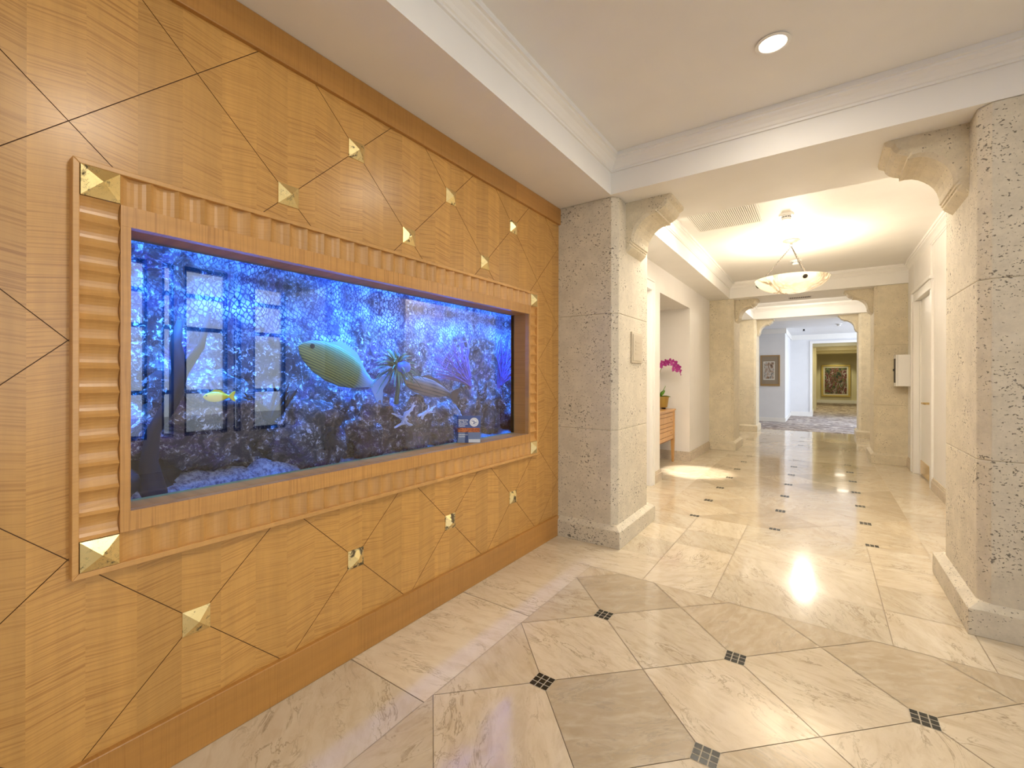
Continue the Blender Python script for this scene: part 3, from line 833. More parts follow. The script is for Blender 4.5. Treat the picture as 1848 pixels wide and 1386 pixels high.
pillar(.66, 1.12, 8.70, 9.40, -1, 'beige stone pillar with bracket behind the white wall cabinet', mat='stone_fine', bx=.04)
pillar(-1.70, -1.285, 12.10, 12.80, 1, 'farthest stone pillar at the carpet edge, near the framed sepia picture', mat='stone_fine', joints=(1.05, 1.70), bx=.035)
pillar(.66, 1.12, 12.12, 12.78, -1, 'farthest stone pillar at the carpet edge, lit bright near its top', mat='stone_fine', joints=(1.05, 1.70), bx=.04)

# ------------------------------------------------------------------ ceilings, beams, crowns
ZC, ZK = 2.96, 2.865
def beam(nm, y0, y1, x0=-1.80, x1=1.12):
    return struct(nm, MB().box(x0, x1, y0, y1, ZT, 3.05), M['ceil'])
struct('trim_2', MB().box(-1.80, 3.62, 3.215, 4.04, ZT, 3.05), M['ceil'])
beam('trim_3', 8.66, 9.52); beam('trim_4', 12.06, 12.84)
struct('trim_5', MB().box(-1.82, -1.318, -4.6, 3.215, ZT - .004, 3.05), M['ceil'])
struct('trim_6', MB().box(-1.76, -1.330, 4.04, 8.66, ZT, 3.05), M['ceil'])
struct('trim_7', MB().box(-1.76, -1.330, 9.52, 12.06, ZT, 3.05), M['ceil'])
struct('ceiling', MB().box(-1.32, 3.62, -4.6, 3.215, ZC, 3.02), M['ceil'])
struct('ceiling', MB().box(-1.33, 1.3, 4.04, 8.66, ZC, 3.02), M['ceil'])
struct('ceiling', MB().box(-1.33, 1.3, 9.52, 12.06, ZC, 3.02), M['ceil'])
def crown(nm, x0, x1, y0, y1, sides='NESW'):
    """moulding round the inside of a coffer"""
    prof = [(0, ZK - .012), (.012, ZK - .012), (.012, ZK + .002), (.020, ZK + .006), (.030, ZK + .022), (.048, ZK + .042), (.068, ZK + .054), (.070, ZK + .064), (.084, ZK + .066), (.084, ZC), (0, ZC)]
    m = MB(); n = len(prof)
    def ringpt(d, z): return [(x0 + d, y0 + d, z), (x1 - d, y0 + d, z), (x1 - d, y1 - d, z), (x0 + d, y1 - d, z)]
    P = [ringpt(d, z) for d, z in prof]
    for k in range(4):
        q = (k + 1) % 4
        for i in range(n - 1):
            m.face([P[i][k], P[i][q], P[i + 1][q], P[i + 1][k]])
    return struct(nm, m, M['trim'])
crown('trim_8', -1.318, 3.60, -4.5, 3.215); crown('trim_9', -1.330, 1.071, 4.04, 8.66); crown('trim_10', -1.330, 1.050, 9.52, 12.06)

# ------------------------------------------------------------------ corridor walls
LW = -1.675
wa = MB()
wa.box(LW - .15, LW, 4.0, 4.30, 0, ZT + .05); wa.box(LW - .15, LW, 4.30, 5.30, 2.34, ZT + .05); wa.box(LW - .15, LW, 5.30, 5.685, 0, ZT + .05)
wa.box(LW - .15, LW, 5.685, 7.235, 2.368, ZT + .05); wa.box(LW - .98, LW, 7.235, 8.75, 0, ZT + .05)
wa.box(LW - .15, LW, 9.4, 12.2, 0, ZT + .05)
struct('wall_left', wa, M['white'])
nb = MB(); nb.box(LW - .98, LW - .85, 5.0, 7.3, 0, 2.6); nb.box(LW - .9, LW - .151, 5.45, 5.60, 0, 2.369); nb.box(LW - .98, LW - .151, 5.4, 7.3, 2.369, 2.45)
struct('wall_alcove', nb, M['white'])
d1 = MB().box(LW - .08, LW - .04, 4.30, 5.30, 0, 2.34)
dd = struct('door_1', d1, M['trim'])
cs = MB(); cs.box(LW - .03, LW + .022, 5.302, 5.399, 0, 2.338); cs.box(LW - .031, LW + .0215, 4.20, 5.398, 2.339, 2.44); cs.box(LW - .03, LW + .022, 4.205, 4.30, 0, 2.338)
cs.box(LW - .011, LW + .030, 5.372, 5.401, 0, 2.437); cs.box(LW - .012, LW + .0295, 4.19, 5.4005, 2.4375, 2.462)
struct('trim_11', cs, M['trim'], bevel=.004)
def base_run(nm, pts, h=.135, d=.020):
    """baseboard along a polyline; it sticks out to the left of the direction of travel"""
    m = MB()
    for (a, b_) in zip(pts[:-1], pts[1:]):
        a = Vector((*a, 0)); b_ = Vector((*b_, 0)); t = (b_ - a).normalized(); nrm = Vector((-t.y, t.x, 0))
        a2, b2 = a - t * 0, b_ + t * 0
        for (dd_, z0, z1) in ((d, 0, h - .035), (d * .7, h - .035, h - .012), (d * .45, h - .012, h)):
            vs = [a2, b2, b2 + nrm * dd_ + t * 0, a2 + nrm * dd_]
            poly = [(p.x, p.y) for p in vs]
            m.prism(poly, z0, z1)
    return struct(nm, m, M['base_stone'])
base_run('baseboard_left', [(LW, 8.70), (LW, 7.215)]) if False else None
bl = MB()
for (dd_, z0, z1) in ((.022, 0, .10), (.015, .10, .125), (.009, .125, .14)):
    bl.box(LW, LW + dd_, 7.235 - dd_, 8.70, z0, z1); bl.box(LW - .85, LW, 7.235 - dd_, 7.235, z0, z1)
    bl.box(LW, LW + dd_, 5.40, 5.685 + dd_, z0, z1); bl.box(LW - .15, LW, 5.685, 5.685 + dd_, z0, z1)
    bl.box(LW, LW + dd_, 9.5, 12.1, z0, z1)
struct('baseboard_left', bl, M['base_stone'])
# right wall: a jog at the door casing
RX, RN = 1.048, 1.070
wr = MB(); wr.box(RX, RX + .2, 8.22, 12.2, 0, ZC + .05); wr.box(RN, RN + .2, 3.9, 7.10, 0, ZC + .05); wr.box(RN - .02, RN + .2, 7.10, 8.22, 2.36, ZC + .05)
struct('wall_right', wr, M['white'])
cr_ = MB()
cr_.box(RX - .020, RN + .10, 8.08, 8.199, 0, 2.339); cr_.box(RX + .006, RN + .10, 7.061, 7.16, 0, 2.339); cr_.box(RX - .008, RN + .101, 7.062, 8.198, 2.34, 2.449)
cr_.box(RX - .030, RN + .09, 8.20, 8.25, 0, 2.449); cr_.box(RX + .000, RN + .09, 7.02, 7.06, 0, 2.449); cr_.box(RX - .024, RN + .095, 7.015, 8.255, 2.45, 2.49)
cr_.box(RX + .040, RN + .08, 8.02, 8.079, 0, 2.338)
struct('trim_12', cr_, M['trim'], bevel=.004)
d2 = struct('door_2', MB().box(RN + .03, RN + .07, 7.16, 8.02, .008, 2.34), M['trim'])
def child(mb, nm, mt, p, **k): return mb.build(nm, mt, parent=p, **k)
hd = MB().tube([(RN + .03, 7.30, .985), (RN - .03, 7.30, .985), (RN - .034, 7.33, .985), (RN - .034, 7.42, .98)], .009, 10)
hd.lathe([(.026, 0), (.026, .006), (.02, .008)], (0, 0, 0), 16)
hv = MB().tube([(RN + .03, 7.30, .985), (RN - .028, 7.30, .985), (RN - .040, 7.315, .985), (RN - .040, 7.44, .982)], .014, 10)
hv.box(RN + .022, RN + .032, 7.27, 7.33, .955, 1.015)
lab(child(hv, 'handle', M['brass'], d2), 'brass lever handle')
lab(child(MB().box(RN + .020, RN + .031, 7.17, 8.0, .02, .20), 'kick_plate', M['brass'], d2), 'brass kick plate')
br = MB()
for (dd_, z0, z1) in ((.022, 0, .10), (.015, .10, .125), (.009, .125, .14)):
    br.box(RN - dd_, RN, 4.0, 7.02, z0, z1); br.box(RX - dd_, RX, 8.24, 8.68, z0, z1); br.box(RX - dd_, RX, 9.4, 12.1, z0, z1)
struct('baseboard_right', br, M['base_stone'])

# ------------------------------------------------------------------ far rooms
fr_ = MB()
fr_.box(-3.4, -.86, 15.1, 17.8, 0, 2.75)                       # wall with the sepia picture
fr_.box(-3.5, -.25, 17.8, 18.0, 0, 2.75); fr_.box(-.25, 3.0, 17.8, 18.0, 2.46, 2.75); fr_.box(1.9, 3.0, 17.8, 18.0, 0, 2.46)
fr_.box(-3.6, -3.4, 12.8, 15.2, 0, 2.75); fr_.box(2.95, 3.05, 12.8, 13.2, 0, 2.75); fr_.box(2.95, 3.05, 17.4, 18.0, 0, 2.75); fr_.box(2.95, 3.05, 13.2, 17.4, 2.5, 2.75); fr_.box(2.95, 3.05, 13.2, 17.4, 0, .5)
fr_.box(-3.5, -1.68, 12.78, 12.86, 0, 2.75); fr_.box(1.1, 3.0, 12.78, 12.86, 0, 2.75); fr_.box(-1.7, 1.2, 12.84, 12.86, ZT, 2.76)
struct('wall_back', fr_, M['cool_white'])
struct('ceiling', MB().box(-3.6, 3.1, 12.8, 18.0, 2.72, 2.78), M['cool_white'])
ft = MB(); ft.box(-3.4, -.86, 15.07, 15.1, 2.58, 2.72); ft.box(-.86, -.83, 15.07, 17.8, 2.58, 2.72); ft.box(-.83, 3.0, 17.771, 17.8, 2.56, 2.72)
ft.box(-3.4, -.86, 15.085, 15.1, 0, .12); ft.box(-.86, -.845, 15.085, 17.8, 0, .12); ft.box(-.845, -.25, 17.78, 17.8, 0, .15); ft.box(-.25, -.235, 17.781, 20, 0, .15)
ft.box(-.31, -.24, 17.77, 17.8, .15, 2.42); ft.box(-.31, 1.9, 17.769, 17.8, 2.42, 2.50)
struct('trim_13', ft, M['trim'])
hl = MB(); hl.box(-.45, -.25, 18.0, 28.2, 0, 2.6); hl.box(1.72, 1.92, 18.0, 28.2, 0, 2.6); hl.box(-.4, 1.9, 27.9, 28.1, 0, 2.6)
struct('wall_hall', hl, M['hall'])
hc = MB(); hc.box(-.45, 1.92, 18.0, 28.1, 2.62, 2.68)
struct('ceiling', hc, M['hall'])
hb = MB()
for y in (19.6, 22.6, 25.6): hb.box(-.3, 1.8, y, y + .7, 2.42, 2.64)
hb.box(-.25, -.17, 21.0, 21.4, 0, 2.6); hb.box(-.25, -.17, 24.0, 24.4, 0, 2.6)
struct('trim_14', hb, M['hall'])
struct('baseboard_back', MB().box(-.25, 1.72, 27.84, 27.9, 0, .16), M['trim'])

# ------------------------------------------------------------------ lobby, out of the picture but seen in the glass
lb = MB(); lb.box(-1.9, 1.2, -4.8, -4.6, 0, 3.05); lb.box(3.4, 3.7, -4.8, -4.6, 0, 3.05); lb.box(1.2, 3.4, -4.8, -4.6, 2.8, 3.05); lb.box(1.2, 3.4, -4.8, -4.6, 0, .45); lb.box(1.28, 3.7, 5.5, 5.7, 0, 3.05); lb.box(1.1, 1.3, 4.0, 5.7, 0, 3.05)
struct('wall_front', lb, M['white'])
bays = [(-4.2, -2.9), (-2.5, -1.2), (-.8, .5), (.9, 1.75), (1.88, 2.10), (2.26, 2.40), (2.52, 3.08), (3.16, 3.27), (3.45, 3.97)]
we = MB(); prev = -4.7
for a, b_ in bays:
    we.box(3.6, 3.8, prev, a, 0, 3.0); we.box(3.6, 3.8, a, b_, 0, .45); we.box(3.6, 3.8, a, b_, 2.86, 3.0); prev = b_
we.box(3.6, 3.8, prev, 5.6, 0, 3.0)
struct('wall_east', we, M['white'])
for k, (a, b_) in enumerate(bays):
    fmw = MB()
    t_ = .03
    fmw.box(3.62, 3.70, a, a + t_, .45, 2.86); fmw.box(3.62, 3.70, b_ - t_, b_, .45, 2.86)
    for z in (.45, 1.05, 1.95, 2.42, 2.80): fmw.box(3.62, 3.70, a, b_, z, z + .055)
    wo = struct('window_%d' % (k + 1), fmw, M['dark_metal'])
    child(MB().face([(3.66, a, .45), (3.66, b_, .45), (3.66, b_, 2.86), (3.66, a, 2.86)]), 'pane', M['pane'], wo)

sw_ = MB()
for x in (1.2, 1.92, 2.65, 3.36): sw_.box(x, x + .04, -4.74, -4.66, .45, 2.8)
sw_.box(1.2, 3.4, -4.739, -4.661, .45, .5); sw_.box(1.2, 3.4, -4.739, -4.661, 2.75, 2.8)
wo = struct('window_10', sw_, M['dark_metal'])
child(MB().face([(1.2, -4.7, .45), (3.4, -4.7, .45), (3.4, -4.7, 2.8), (1.2, -4.7, 2.8)]), 'pane', M['pane'], wo)

# ------------------------------------------------------------------ lamps
def bowl_lamp(x, y, label, power=55):
    g = thing('bowl_pendant', label, 'ceiling lamp', loc=(x, y, ZC))
    ca = MB().lathe([(.092, 0), (.092, -.008), (.07, -.016), (.055, -.028), (.02, -.032), (.012, -.045), (.0, -.045)], n=36)
    lab(ca.build('canopy', M['canopy'], parent=g), 'grey white ceiling canopy')
    R, dz, H = .385, -.475, .165
    prof = []
    for i in range(13):
        a = i / 12; prof.append((max(.004, R * math.sin(a * PI / 2)), dz - H * math.cos(a * PI / 2) ** 1.15))
    inner = [(max(.003, r - .012), z + .010) for r, z in prof[::-1]]
    sh = MB().lathe(prof + [(R + .006, dz + .006), (R - .008, dz + .010)] + inner, n=48)
    sh.build('bowl', M['alabaster'], parent=g, smooth=True)
    ring = MB()
    n = 20
    ring.tube([(.016 * math.cos(2 * PI * i / n), 0, -.062 + .016 * math.sin(2 * PI * i / n)) for i in range(n + 1)], .0035, 6)
    ring.build('hook_ring', M['nickel'], parent=g)
    for ang in (-66, -186, 54):
        a = math.radians(ang); ex, ey = (R - .03) * math.cos(a), (R - .03) * math.sin(a)
        p0 = Vector((0, 0, -.075)); p1 = Vector((ex, ey, dz - .02)); d = p1 - p0; L = d.length; d.normalize()
        s1 = d.cross(Vector((0, 0, 1))).normalized(); s2 = s1.cross(d)
        chn = MB(); nl = 22
        for k in range(nl):
            c_ = p0 + d * (L * (k + .5) / nl); sd = s1 if k % 2 else s2; h_ = L / nl * .62; wdt = .0052
            chn.tube([c_ + d * (h_ * math.cos(2 * PI * i / 10)) + sd * (wdt * math.sin(2 * PI * i / 10)) for i in range(11)], .0022, 5)
        chn.build('chain', M['nickel'], parent=g)
        rr = R * .955
        bz = dz - H * math.cos(math.asin(.955)) ** 1.15
        bo = MB().lathe([(.0, .012), (.018, .010), (.026, .002), (.026, -.004)], n=20)
        o = bo.build('bolt_rosette', M['nickel'], parent=g, smooth=True)
        o.location = (rr * math.cos(a), rr * math.sin(a), bz)
        nrm = Vector((math.cos(a), math.sin(a), -.75)).normalized()
        o.rotation_euler = nrm.to_track_quat('Z', 'Y').to_euler()
    point('bowl_pendant_light', (0, 0, dz - .02), power, WARM, .12, parent=g)
    return g
bowl_lamp(-.30, 6.36, 'alabaster bowl pendant on chains hanging in the corridor', 29)
def can_light(x, y, z, label, power, col=WARM, group='recessed ceiling lights', size=.34):
    o = MB().lathe([(.060, 0), (.075, -.002), (.078, -.006), (.062, -.008)], n=28, cap0=False, cap1=False)
    o.lathe([(.0005, -.003), (.060, -.003)], n=28, mi=1, cap0=False, cap1=False)
    ob_ = o.build('recessed_light', [M['plastic'], M['lamp']]); ob_.location = (x, y, z)
    tag(ob_, label, 'ceiling light', group)
    area('recessed_light_beam', (x, y, z - .012), power, col, size)
    return ob_
can_light(.37, .76, ZC, 'recessed light over the lobby floor beside the aquarium left end', 15)
can_light(-.20, 2.55, ZC, 'recessed light in the coffered lobby ceiling near the stone bracket', 5.5)
can_light(1.9, 1.2, ZC, 'added fill light over the right part of the lobby', 4, SOFT)  # added fill for the lobby, no known fitting here
can_light(.6, -1.8, ZC, 'added fill light behind the viewer in the lobby', 15, SOFT)  # unseen lamp added to light the lobby from behind
# flush lamps hidden behind the beams
def flush(x, y, z, label, power, col=WARM):
    o = MB().lathe([(.10, 0), (.10, -.012), (.085, -.03), (.04, -.042), (.0, -.044)], n=28)
    ob_ = o.build('flush_light', M['lamp'], smooth=True); ob_.location = (x, y, z); tag(ob_, label, 'ceiling light', 'flush ceiling lights')
    point('flush_light_glow', (x, y, z - .16), power, col, .12)
flush(-.3, 10.8, ZC, 'flush ceiling light in the coffer between the farther pillars', 30)
for x, L in ((-.95, 'added fill light hidden behind the first beam on the alcove side'), (.60, 'added fill light hidden behind the first beam on the door side')):  # invented pair, out of view, brightens the corridor
    can_light(x, 4.42, ZC, L, 21, size=.6)
spot('alcove_downlight', (-1.78, 6.45, 2.30), 360, SOFT, math.radians(26), (0, math.radians(-9), 0), .03, .6)
spot('corridor_downlight', (-.3, 11.6, 2.94), 24, WARM, math.radians(120), (0, math.radians(25), 0), .06, .7)
for y in (20.9, 24.2): area('hall_lamp', (.7, y, 2.6), 16, (1.0, .88, .55), .4)
spot('picture_spot', (.6, 26.6, 2.55), 40, (1.0, .93, .6), math.radians(70), (math.radians(35), 0, 0), .05, .6)

# ------------------------------------------------------------------ ceiling fittings
vg = thing('return_air_grille', 'large white return air grille of narrow bars in the corridor ceiling', 'vent', loc=(-.83, 5.06, ZC))
VX0, VX1, VY0, VY1 = -.31, .31, -.33, .33
fmv = MB(); slip_ = [(VX0 - .02, VX1 + .02, VY0 - .02, VY1 + .02)]
for (a, b_, c, d) in ((VX0 - .02, VX1 + .02, VY0 - .02, VY0), (VX0 - .02, VX1 + .02, VY1, VY1 + .02), (VX0 - .02, VX0, VY0, VY1), (VX1, VX1 + .02, VY0, VY1)): fmv.box(a, b_, c, d, -.006, 0)
fmv.build('frame', M['ceil'], parent=vg)
MB().face([(VX0, VY0, -.0008), (VX1, VY0, -.0008), (VX1, VY1, -.0008), (VX0, VY1, -.0008)]).build('duct', M['duct'], parent=vg)
br_ = MB(); nb_ = 34
for k in range(nb_):
    x = VX0 + (VX1 - VX0) * (k + .5) / nb_; br_.box(x - .0062, x + .0062, VY0, VY1, -.0055, -.001)
br_.build('bars', M['grille'], parent=vg)
def detector(x, y, z, label, r=.075, strobe=False):
    g = thing('smoke_detector', label, 'smoke detector', 'ceiling detectors', loc=(x, y, z))
    MB().lathe([(r, 0), (r, -.010), (r * .86, -.016)], n=32).build('base', M['plastic'], parent=g, smooth=False)
    MB().lathe([(r * .62, -.014), (r * .60, -.046), (r * .54, -.058), (r * .50, -.060)], n=32).build('head', M['plastic'], parent=g)
    sl = MB()
    for k in range(12):
        a = 2 * PI * k / 12; c_, s_ = math.cos(a), math.sin(a); q = r * .615
        sl.prism([(q * c_ - .008 * s_, q * s_ + .008 * c_), (q * c_ + .008 * s_, q * s_ - .008 * c_), (q * 1.03 * c_ + .008 * s_, q * 1.03 * s_ - .008 * c_), (q * 1.03 * c_ - .008 * s_, q * 1.03 * s_ + .008 * c_)], -.034, -.026)
    sl.build('slots', M['black'], parent=g)
    return g
detector(-.295, 5.32, ZC, 'white smoke detector on the corridor ceiling between the grille and the bowl pendant', .068)
detector(-.30, 7.50, ZC, 'white smoke detector on the corridor ceiling seen through the pendant chains', .072)
detector(-.20, 10.1, ZC, 'white smoke detector past the slot vent, between the farther pillars', .06)
detector(.38, 14.6, 2.72, 'white smoke detector on the pale ceiling of the room beyond', .07)
sv = thing('slot_vent', 'small dark slot vent in the underside of the second beam', 'vent', loc=(-.31, 9.2, ZT))
for (a, b_, c, d) in ((-.19, .19, -.12, -.09), (-.19, .19, .09, .12), (-.19, -.16, -.09, .09), (.16, .19, -.09, .09)): pass
sf_ = MB()
for (a, b_, c, d) in ((-.19, .19, -.12, -.09), (-.19, .19, .09, .12), (-.19, -.16, -.09, .09), (.16, .19, -.09, .09)): sf_.box(a, b_, c, d, -.005, 0)
sf_.build('frame', M['grille'], parent=sv)
MB().face([(-.16, -.09, -.001), (.16, -.09, -.001), (.16, .09, -.001), (-.16, .09, -.001)]).build('duct', M['duct'], parent=sv)
bb = MB()
for k in range(12):
    x = -.16 + .32 * (k + .5) / 12; bb.box(x - .005, x + .005, -.09, .09, -.004, -.0012)
bb.build('bars', M['beige'], parent=sv)
sp = thing('sprinkler', 'dark sprinkler head on the pale ceiling of the room beyond', 'sprinkler', loc=(-.42, 15.6, 2.72))
MB().lathe([(.05, 0), (.05, -.006), (.0, -.008)], n=20).build('escutcheon', M['plastic'], parent=sp)
MB().lathe([(.022, -.006), (.022, -.05), (.04, -.055), (.04, -.06), (0, -.06)], n=16).build('head', M['black'], parent=sp)
for y, L in ((19.0, 'flat ceiling lamp nearest the doorway of the olive hall'), (22.0, 'flat ceiling lamp farther down the olive hall')):
    o = MB().lathe([(.26, 0), (.26, -.02), (.2, -.04)], n=28, mi=0)
    o.lathe([(.18, -.041), (.0005, -.06)], n=28, mi=1, cap0=False, cap1=False)
    ob_ = o.build('hall_light', [M['duct'], M['lamp']]); ob_.location = (.62, y, 2.62); tag(ob_, L, 'ceiling light', 'hall ceiling lights')

# ------------------------------------------------------------------ wall fittings
kp = thing('keypad', 'beige wall control plate on the stone pillar beside the wood wall', 'switch plate', loc=(-1.285, 3.68, 1.545))
MB().box(0, .014, -.13, .13, -.128, .128).build('plate', M['beige'], parent=kp, bevel=.003)
lab(MB().box(.014, .018, -.11, .085, -.11, .11).build('cover', M['beige'], parent=kp, bevel=.002), 'raised front cover')
for k in range(4): MB().box(.018, .020, -.06, .04, -.055 + .032 * k, -.043 + .032 * k).build('button', M['beige'], parent=kp)
cb = thing('wall_cabinet', 'white metal extinguisher style cabinet fixed to the right corridor wall', 'cabinet', loc=(RX, 8.42, 1.175))
cb['label'] = 'white metal box with a dark window strip fixed to the right corridor wall'
MB().box(-.145, 0, 0, .24, 0, .455).build('body', M['plastic'], parent=cb, bevel=.003)
dr = MB().box(-.165, -.147, .0, .24, 0, .455).build('door', M['plastic'], parent=cb, bevel=.002)
lab(MB().box(-.168, -.165, .04, .20, .05, .40).build('window', M['duct'], parent=dr), 'dark window strip')
lab(MB().box(-.186, -.165, .10, .13, .22, .25).build('latch', M['black'], parent=dr), 'black latch')

# ------------------------------------------------------------------ chest and orchid
M['chest'] = maple('chest_maple', (.60, .33, .115), (.42, .20, .06), 'Y', 3.0, .4, .35)
ch_ = thing('drawer_chest', 'light wood chest of drawers on tapered legs standing in the corridor alcove', 'chest', loc=(-2.05, 6.55, 0))
def cpart(mb, nm, mt=M['chest'], par=ch_, **k):
    o = mb.build(nm, mt, parent=par, **k)
    return o
CY0, CY1, CX0, CX1 = -.50, .53, -.20, .19
cpart(MB().box(CX0 - .012, CX1 + .014, CY0 - .03, CY1 + .03, .788, .812), 'chest_top', bevel=.003)
cpart(MB().box(CX0, CX1 - .014, CY0, CY1, .345, .788), 'carcass', M['groove'])
cpart(MB().box(CX0, CX1 - .001, CY0 + .05, CY1 - .05, .768, .787), 'top_rail')
for sx, sy in ((CX0, CY0), (CX0, CY1 - .05), (CX1 - .045, CY0), (CX1 - .045, CY1 - .05)):
    lg = MB(); lg.prism([(sx, sy), (sx + .05, sy), (sx + .05, sy + .055), (sx, sy + .055)], .32, .788)
    lg.prism([(sx + .012, sy + .012), (sx + .04, sy + .012), (sx + .04, sy + .045), (sx + .012, sy + .045)], 0, .32, 0, None, [(sx, sy), (sx + .05, sy), (sx + .05, sy + .055), (sx, sy + .055)])
    cpart(lg, 'leg')
zd = [.358, .42, .50, .556, .617, .71, .765]
for k in range(6):
    dw_ = cpart(MB().box(CX1 - .012, CX1 - .002, CY0 + .055, CY1 - .055, zd[k] + .0035, zd[k + 1] - .0035), 'drawer', bevel=.002)
    for yy in ((-.30, .33) if k in (1, 4) else ()):
        kn = MB().tube([(CX1 - .003, yy, (zd[k] + zd[k + 1]) / 2), (CX1 + .012, yy, (zd[k] + zd[k + 1]) / 2)], [.006, .011], 10)
        kn.build('knob', M['chest'], parent=dw_)
op = thing('potted_orchid', 'magenta orchid in a golden pot standing on the alcove chest', 'plant', loc=(-2.03, 6.93, .8125))
M['pot'] = plain('golden_pot', (.42, .27, .06), .3, Metallic=.35)
pot = MB().lathe([(.085, .022), (.10, .03), (.112, .10), (.118, .165), (.124, .168), (.124, .190), (.108, .190), (.104, .17)], n=32)
pot.build('pot', M['pot'], parent=op, smooth=False)
for k in range(4):
    a = PI / 4 + k * PI / 2; MB().lathe([(.016, 0), (.02, .012), (.016, .026)], (.065 * math.cos(a), .065 * math.sin(a), 0), 12).build('foot', M['driftwood'], parent=op)
M['leaf'] = plain('orchid_leaf', (.16, .36, .03), .35); M['petal'] = plain('orchid_petal', (.42, .035, .26), .5); M['petal_dark'] = plain('orchid_throat', (.60, .30, .45), .5); M['stemg'] = plain('orchid_stem', (.10, .12, .04), .5)
def leaf(mb, base, d, L, wdt, droop):
    d = Vector(d).normalized(); s_ = d.cross(Vector((0, 0, 1))).normalized(); vs = []; fs = []
    for i in range(8):
        t = i / 7; c_ = Vector(base) + d * L * t + Vector((0, 0, -droop * t * t)); w_ = wdt * math.sin(PI * min(.97, .12 + t * .86)) ** .7
        for q, zz in ((-1, .012), (0, 0), (1, .012)): vs.append(c_ + s_ * w_ * q + Vector((0, 0, zz)))
    for i in range(7):
        for q in (0, 1): a = i * 3 + q; fs.append((a, a + 1, a + 4, a + 3))
    mb.add(vs, fs)
lf = MB()
for d, L, wd_, dr_ in (((.25, .55, 1.5), .20, .045, .02), ((-.4, -.5, 1.0), .22, .04, .05), ((.5, -.6, .7), .22, .04, .08), ((.3, .8, .3), .15, .03, .05), ((-.5, .5, .8), .18, .035, .04)):
    leaf(lf, (0, 0, .18), d, L, wd_, dr_)
lf.build('leaves', M['leaf'], parent=op, smooth=True)
stem = [Vector(p) for p in ((0, -.01, .18), (.005, -.02, .40), (.01, -.01, .58), (.02, .05, .71), (.04, .13, .755), (.06, .20, .73), (.07, .25, .66), (.075, .27, .58))]
MB().tube(stem, [.005, .005, .004, .004, .0035, .003, .0025, .002], 8).build('flower_stem', M['stemg'], parent=op)
def blossom(c, s, rot):
    m = MB()
    for k, (L, wd_) in enumerate(((1, .55), (1, .55), (1, .55), (1.05, .8), (1.05, .8))):
        a = (PI / 2, PI / 2 + 2.2, PI / 2 - 2.2, 0.25, PI - .25)[k]; d = Vector((.25, math.cos(a), math.sin(a))); s2 = Vector((0, -math.sin(a), math.cos(a))); vs = []
        for t, ww in ((0, .12), (.3, .8), (.6, 1), (.85, .7), (1, .1)):
            for q in (-1, 1): vs.append(d * L * t * s + s2 * (q * ww * wd_ * .5 * s) + Vector((.1 * s * t * t, 0, 0)))
        m.add(vs, [(2 * i, 2 * i + 1, 2 * i + 3, 2 * i + 2) for i in range(4)], 0)
    m.lathe([(.0, 0), (.16 * s, .1 * s), (.22 * s, .3 * s), (.1 * s, .45 * s)], (.1 * s, 0, -.2 * s), 10, 1)
    o = m.build('blossom', [M['petal'], M['petal_dark']], parent=op); o.location = c; o.rotation_euler = rot
    return o
for k, (c, s) in enumerate((((.03, .02, .69), .05), ((.05, .07, .71), .048), ((.06, .12, .715), .048), ((.075, .17, .70), .045), ((.08, .205, .66), .042), ((.085, .235, .64), .036), ((.085, .19, .60), .038), ((.09, .25, .585), .030), ((.03, -.04, .66), .05))):
    blossom(c, s * 1.35, (rnd.uniform(-.3, .3), rnd.uniform(-.2, .4), rnd.uniform(-.7, .2)))
for k in range(3):
    MB().lathe([(0, -.012), (.008, -.006), (.009, .002), (0, .012)], (.078 + .004 * k, .265 + .006 * k, .575 - .025 * k), 10).build('bud', M['petal'], parent=op, smooth=True)

op.rotation_euler = (0, 0, math.radians(-58))

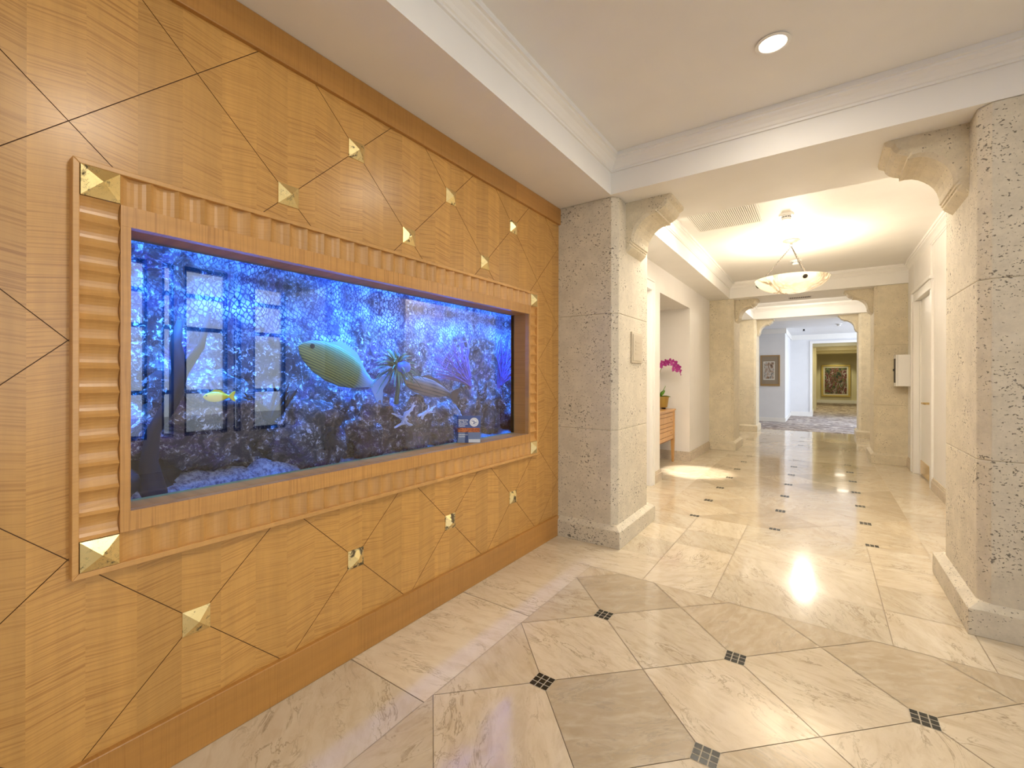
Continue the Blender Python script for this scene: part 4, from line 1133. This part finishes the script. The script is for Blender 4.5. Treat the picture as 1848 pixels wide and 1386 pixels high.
# ------------------------------------------------------------------ pictures
def art(name, cols, scale, rough=.4):
    t = NT(name); v = t.coord(); n = t.noise(t.mapping(v, (1, 1, .55)), scale, 4, .6, 2.2)
    t.set(Base_Color=t.ramp(n, cols, 'CONSTANT' if False else 'LINEAR'), Roughness=rough); return t.m
M['gold_frame'] = plain('gold_frame', (.36, .22, .08), .4, Metallic=.3)
M['mat_tan'] = plain('tan_mount', (.30, .235, .16), .7); M['paper'] = plain('paper', (.72, .68, .58), .6)
M['sepia'] = art('sepia_print', [(.33, (.05, .035, .025)), (.45, (.32, .20, .12)), (.52, (.60, .55, .48)), (.6, (.10, .10, .09)), (.7, (.45, .36, .26))], 4.5)
M['lily'] = art('floral_canvas', [(.30, (.01, .02, .01)), (.42, (.015, .02, .012)), (.46, (.16, .22, .07)), (.50, (.16, .012, .016)), (.56, (.07, .004, .01)), (.60, (.60, .50, .44)), (.63, (.02, .05, .015)), (.74, (.22, .30, .10))], 3.2)
pc = thing('framed_print', 'sepia print with tan mount in a brown frame on the pale wall beyond', 'picture', loc=(-1.237, 15.1, 1.496))
PW, PH = .25, .452
fmp = MB()
for (a, b_, c, d) in ((-PW, PW, PH - .03, PH), (-PW, PW, -PH, -PH + .06), (-PW, -PW + .03, -PH + .06, PH - .03), (PW - .03, PW, -PH + .06, PH - .03)): fmp.box(a, b_, -.035, 0, c, d)
fmp.build('frame', M['gold_frame'], parent=pc)
MB().box(-PW + .03, PW - .03, -.02, -.005, -PH + .06, PH - .03).build('mount', M['mat_tan'], parent=pc)
MB().box(-.175, .12, -.024, -.02, -.27, .27).build('paper', M['paper'], parent=pc)
MB().box(-.155, .10, -.027, -.024, -.24, .245).build('print', M['sepia'], parent=pc)
pc2 = thing('framed_painting', 'dark red and green floral painting in a gold frame ending the olive hall', 'picture', loc=(.60, 27.88, 1.13))
QW, QH = .60, .81
f2_ = MB()
for (a, b_, c, d) in ((-QW, QW, QH - .09, QH), (-QW, QW, -QH, -QH + .09), (-QW, -QW + .09, -QH + .09, QH - .09), (QW - .09, QW, -QH + .09, QH - .09)): f2_.box(a, b_, -.07, 0, c, d)
M['gold_frame2'] = plain('bright_gold_frame', (.55, .42, .12), .35, Metallic=.4)
f2_.build('frame', M['gold_frame2'], parent=pc2, bevel=.01)
MB().box(-QW + .09, QW - .09, -.035, -.004, -QH + .09, QH - .09).build('mount', M['paper'], parent=pc2)
MB().box(-QW + .15, QW - .15, -.042, -.035, -QH + .15, QH - .15).build('canvas', M['lily'], parent=pc2)

# ------------------------------------------------------------------ outdoors, seen only as a reflection in the aquarium glass
t = NT('hedge_leaves'); v = t.coord(); t.set(Base_Color=t.ramp(t.noise(v, 14, 4, .7), [(.35, (.02, .06, .02)), (.6, (.14, .30, .08))]), Roughness=.8)
struct('floor', MB().face([(3.8, -12, -.05), (14, -12, -.05), (14, 14, -.05), (3.8, 14, -.05)]), plain('pavement', (.45, .45, .45), .8))
